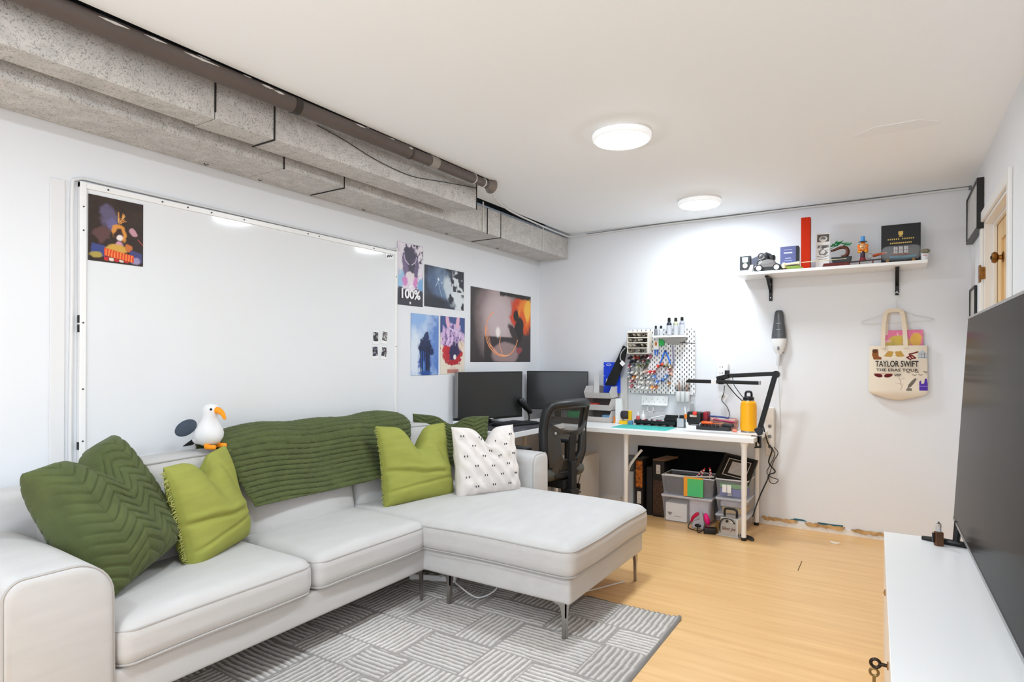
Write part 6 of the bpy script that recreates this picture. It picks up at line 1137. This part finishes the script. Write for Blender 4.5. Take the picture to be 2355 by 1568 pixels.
def clearbin(label, x0, x1, y0, y1, z0, z1, lid, group='clear storage bins under the desk'):
    t = thing('storage_bin', label, 'bin', ((x0 + x1) / 2, (y0 + y1) / 2, z0), group=group); tp = .014
    b = [(x0 + tp, y0 + tp, z0), (x1 - tp, y0 + tp, z0), (x1 - tp, y1 - tp, z0), (x0 + tp, y1 - tp, z0)]; u = [(x0, y0, z1), (x1, y0, z1), (x1, y1, z1), (x0, y1, z1)]
    s = MB().add(b + u, [(3, 2, 1, 0), (0, 1, 5, 4), (1, 2, 6, 5), (2, 3, 7, 6), (3, 0, 4, 7)]); s.build('tub', PLAS, t, solid=.003)
    MB().tube([(x0, y0, z1), (x1, y0, z1), (x1, y1, z1), (x0, y1, z1)], .005, 6, closed=True).build('rim', PLASD, t)
    if lid: MB().rbox(x0 - .008, y0 - .008, z1, x1 + .008, y1 + .008, z1 + .014, .005, 2).build('lid', mat('bin_lid', (214, 216, 224), .35, alpha=.75), t, smooth=True)
    return t
clearbin('lower clear lidded bin with a white box inside', -1.55, -1.165, 4.74, 5.0, .003, .205, True)
clearbin('open clear bin of dark things with a green sheet', -1.555, -1.145, 4.74, 5.0, .222, .372, False)
clearbin('lowest clear bin of the right stack behind the silver steamer', -1.13, -.905, 4.76, 5.0, .003, .100, True)
clearbin('middle clear bin of the right stack with tan papers', -1.13, -.905, 4.76, 5.0, .118, .228, True)
clearbin('top clear bin of the right stack with blue papers and a label', -1.135, -.90, 4.76, 5.0, .245, .382, False)
t = thing('white_carton', 'white carton inside the lower clear bin', 'carton', (-1.43, 4.80, .008)); MB().box(-1.53, 4.765, .008, -1.36, 4.92, .150).build('carton', WHITE, t, bevel=.002)
MB().prism([(-1.515, .075), (-1.475, .075), (-1.485, .055), (-1.50, .05)], 'y', 4.7635, 4.765).build('bowl_mark', mat('mark_grey', (120, 118, 120), .5), t); MB().box(-1.46, 4.7635, .045, -1.40, 4.765, .048).build('print_line', mat('mark_grey', (120, 118, 120), .5), t)
tag(MB().rbox(-1.345, 4.77, .008, -1.19, 4.95, .195, .02, 4).build('paper_pile', mat('paper_pale', (216, 212, 218), .7, var=.15, vscale=18), smooth=True), 'crumpled white papers in the lower clear bin', 'papers')
tag(MB().rbox(-1.535, 4.765, .226, -1.17, 4.98, .352, .02, 4).build('dark_contents', mat('contents_dark', (44, 38, 30), .7, var=.4, vscale=14, col2=(44, 42, 58)), smooth=True), 'dark folded fabric filling the open clear bin', 'fabric')
t = thing('paper_folder', 'orange and green folder hanging over the open bin edge', 'folder', (-1.28, 4.73, .23)); MB().box(-1.375, 4.7285, .226, -1.225, 4.7315, .378).build('folder', mat('folder_orange', (240, 160, 50), .5), t, bevel=.001); MB().box(-1.345, 4.726, .228, -1.222, 4.7285, .366).build('green_sheet', mat('sheet_green', (92, 190, 92), .5, var=.12, vscale=3, col2=(56, 190, 140)), t, bevel=.001)
for k, (x, z) in enumerate(((-1.30, .40), (-1.265, .405), (-1.20, .395), (-1.185, .41))):
    t = thing('candy_cane', ('leftmost', 'second from left', 'third from left', 'rightmost')[k] + ' red and white striped candy stick in the open bin', 'candy', (x, 4.83, z - .03), rot=(.1, .7 - .3 * k, .2), group='striped candy sticks')
    for j in range(6): MB().cyl((0, 0, .012 * j), (0, 0, .012 * j + .012), .0062, n=8).build('stripe', mat('candy_red', (196, 40, 48), .4) if j % 2 else WHITE, t, local=True)
tag(MB().tube([(-1.53, 4.745, .378), (-1.33, 4.76, .375), (-1.16, 4.80, .385)], .006, 8).build('white_rod', mat('rod_pale', (206, 198, 186), .5), smooth=True), 'pale rod lying across the open clear bin', 'rod')
tag(MB().rbox(-1.11, 4.785, .250, -.925, 4.98, .31, .008, 3).build('blue_papers', mat('papers_blue', (98, 108, 176), .6, var=.2, vscale=12), smooth=True), 'blue folders in the top bin of the right stack', 'folders')
tag(MB().box(-1.11, 4.785, .315, -.925, 4.98, .345).build('green_papers', mat('papers_green', (96, 168, 92), .6, var=.2, vscale=9)), 'green folder on the blue folders in the top bin', 'folder')
t = thing('bin_label', 'white two-part label on the front of the top bin', 'label', (-1.06, 4.752, .31)); 
for x in (-1.085, -1.05): MB().box(x, 4.7515, .285, x + .031, 4.753, .345).build('label_sheet', PB, t)
MB().box(-1.045, 4.7515, .262, -1.015, 4.753, .283).build('barcode_patch', mat('barcode', (170, 168, 176), .5), t)
tag(MB().box(-1.09, 4.785, .122, -.93, 4.97, .165).build('tan_papers', mat('papers_tan', (206, 170, 100), .6)), 'tan papers in the middle bin of the right stack', 'papers')
tag(MB().rbox(-1.11, 4.79, .165, -.93, 4.97, .215, .015, 3).build('grey_bundle', mat('bundle_grey', (196, 192, 196), .6, var=.25, vscale=16), smooth=True), 'grey wrapped bundle in the middle clear bin', 'bundle')
t = thing('photo_frame', 'dark brown picture frame lying tilted on the right bins', 'frame', (-1.0, 4.88, .44)); M_ = Matrix.Translation((-1.01, 4.90, .445)) @ Matrix.Rotation(.16, 4, 'Y') @ Matrix.Rotation(.55, 4, 'X')
DF = mat('frame_dark', (30, 20, 18), .4)
MB().box(-.125, -.14, -.012, .125, .14, .006).xf(M_).build('backing', DF, t, bevel=.003)
for q in ((-.125, -.14, .125, -.115), (-.125, .115, .125, .14), (-.125, -.115, -.10, .115), (.10, -.115, .125, .115)): MB().box(q[0], q[1], .006, q[2], q[3], .018).xf(M_).build('frame_bar', BLACK, t)
for q in ((-.085, -.10, .085, -.095), (-.085, .095, .085, .10), (-.085, -.10, -.08, .10), (.08, -.10, .085, .10)): MB().box(q[0], q[1], .006, q[2], q[3], .009).xf(M_).build('mat_line', mat('mat_line', (206, 200, 194), .5), t)
MB().box(-.05, -.07, .006, .05, .07, .008).xf(M_).build('picture', mat('pic_grey', (186, 180, 174), .5, var=.2, vscale=20), t)
# silver steam cleaner
st = thing('steam_cleaner', 'silver steam cleaner box with black handle on the floor', 'steam cleaner', (-1.0, 4.62, 0), -.12); SIL = mat('silver_panel', (216, 214, 212), .25, metal=.75)
MB().hexa([(-.07, -.05, .006), (.075, -.05, .006), (.08, .09, .006), (-.07, .09, .006)], [(-.062, -.03, .135), (.066, -.03, .135), (.07, .08, .135), (-.062, .08, .135)]).build('body', SIL, st, local=True, bevel=.006)
MB().box(-.08, -.062, 0, .085, .1, .010).build('base_plate', SIL, st, local=True, bevel=.002)
MB().tube(curve_pts([(-.045, .02, .13), (-.045, .02, .175), (-.03, .02, .19), (.03, .02, .19), (.045, .02, .175), (.045, .02, .13)], 4), .009, 8).build('handle', BLACK, st, local=True, smooth=True)
MB().cyl((-.008, -.036, .112), (-.008, -.044, .110), .009, n=16).build('dial', BLACK, st, local=True); MB().cyl((.03, -.036, .112), (.03, -.040, .111), .010, n=16).build('gauge', WHITE, st, local=True)
text('lettering', 'Silver Jet', .034, mat('letter_rust', (120, 70, 46), .5), Matrix.Translation((-1.0, 4.62, 0)) @ Matrix.Rotation(-.12, 4, 'Z') @ Matrix.Translation((.004, -.0465, .058)) @ Matrix.Rotation(PI / 2 - .15, 4, 'X'), st, width=.10, shear=.3)
MB().tube(curve_pts([(-.055, -.045, .02), (-.058, -.05, .08), (-.035, -.05, .125), (.02, -.048, .13), (.05, -.045, .10)], 5), .004, 8).build('hose', BLACK, st, local=True, smooth=True)
ad = thing('power_adapter', 'black power adapter on the floor left of the steamer', 'adapter', (-1.135, 4.585, 0), .3)
MB().rbox(-.045, -.025, 0, .045, .03, .045, .008, 3).build('body', BLACK, ad, local=True, smooth=True); MB().tube(curve_pts([(-.04, 0, .03), (-.07, -.02, .012), (-.09, .02, .006), (-.08, .06, .05)], 5), .004, 8).build('lead', BLACK, ad, local=True, smooth=True)
hp_ = thing('hair_tool', 'grey hand tool with two bright pink grips on the floor', 'hand tool', (-1.235, 4.67, 0)); PKM = mat('grip_pink', (226, 20, 120), .35)
MB().prism([(-1.285, .004), (-1.20, .004), (-1.195, .05), (-1.21, .13), (-1.225, .13), (-1.23, .075), (-1.27, .06), (-1.29, .03)], 'y', 4.65, 4.69).build('body', mat('tool_grey', (176, 176, 182), .4), hp_, bevel=.006)
MB().ball((-1.175, 4.655, .085), (.022, .018, .048), 14, 10, Matrix.Rotation(-.25, 4, 'Y')).build('grip', PKM, hp_, smooth=True); MB().tube([(-1.295, 4.66, .05), (-1.28, 4.655, .085), (-1.25, 4.65, .115), (-1.235, 4.65, .125)], [.008, .013, .014, .009], 10).build('grip', mat('grip_crimson', (196, 20, 70), .35), hp_, smooth=True)
MB().ball((-1.24, 4.646, .03), (.026, .006, .013), 12, 8).build('dark_oval', BLACK, hp_, smooth=True)
MB().tube(curve_pts([(-1.30, 4.66, .05), (-1.31, 4.63, .012), (-1.26, 4.60, .006), (-1.2, 4.61, .006), (-1.17, 4.63, .04)], 5), .0035, 8).build('cord', BLACK, hp_, smooth=True)
tag(MB().hexa([(-1.13, 4.64, 0), (-1.08, 4.62, 0), (-1.07, 4.66, 0), (-1.12, 4.68, 0)], [(-1.10, 4.65, .085), (-1.07, 4.64, .095), (-1.065, 4.66, .095), (-1.095, 4.67, .085)]).build('brown_packet', mat('packet_brown', (128, 92, 50), .4, var=.5, vscale=40)), 'brown crinkled packet between the adapter and the steamer', 'packet')
tag(MB().tube(curve_pts([(-.92, 4.60, .02), (-.86, 4.575, .012), (-.83, 4.56, .01), (-.84, 4.60, .01), (-.90, 4.63, .015)], 5), .009, 8).build('nozzle_lead', mat('lead_dark', (46, 42, 42), .5), smooth=True), 'dark coiled lead on the floor right of the front desk leg', 'lead')
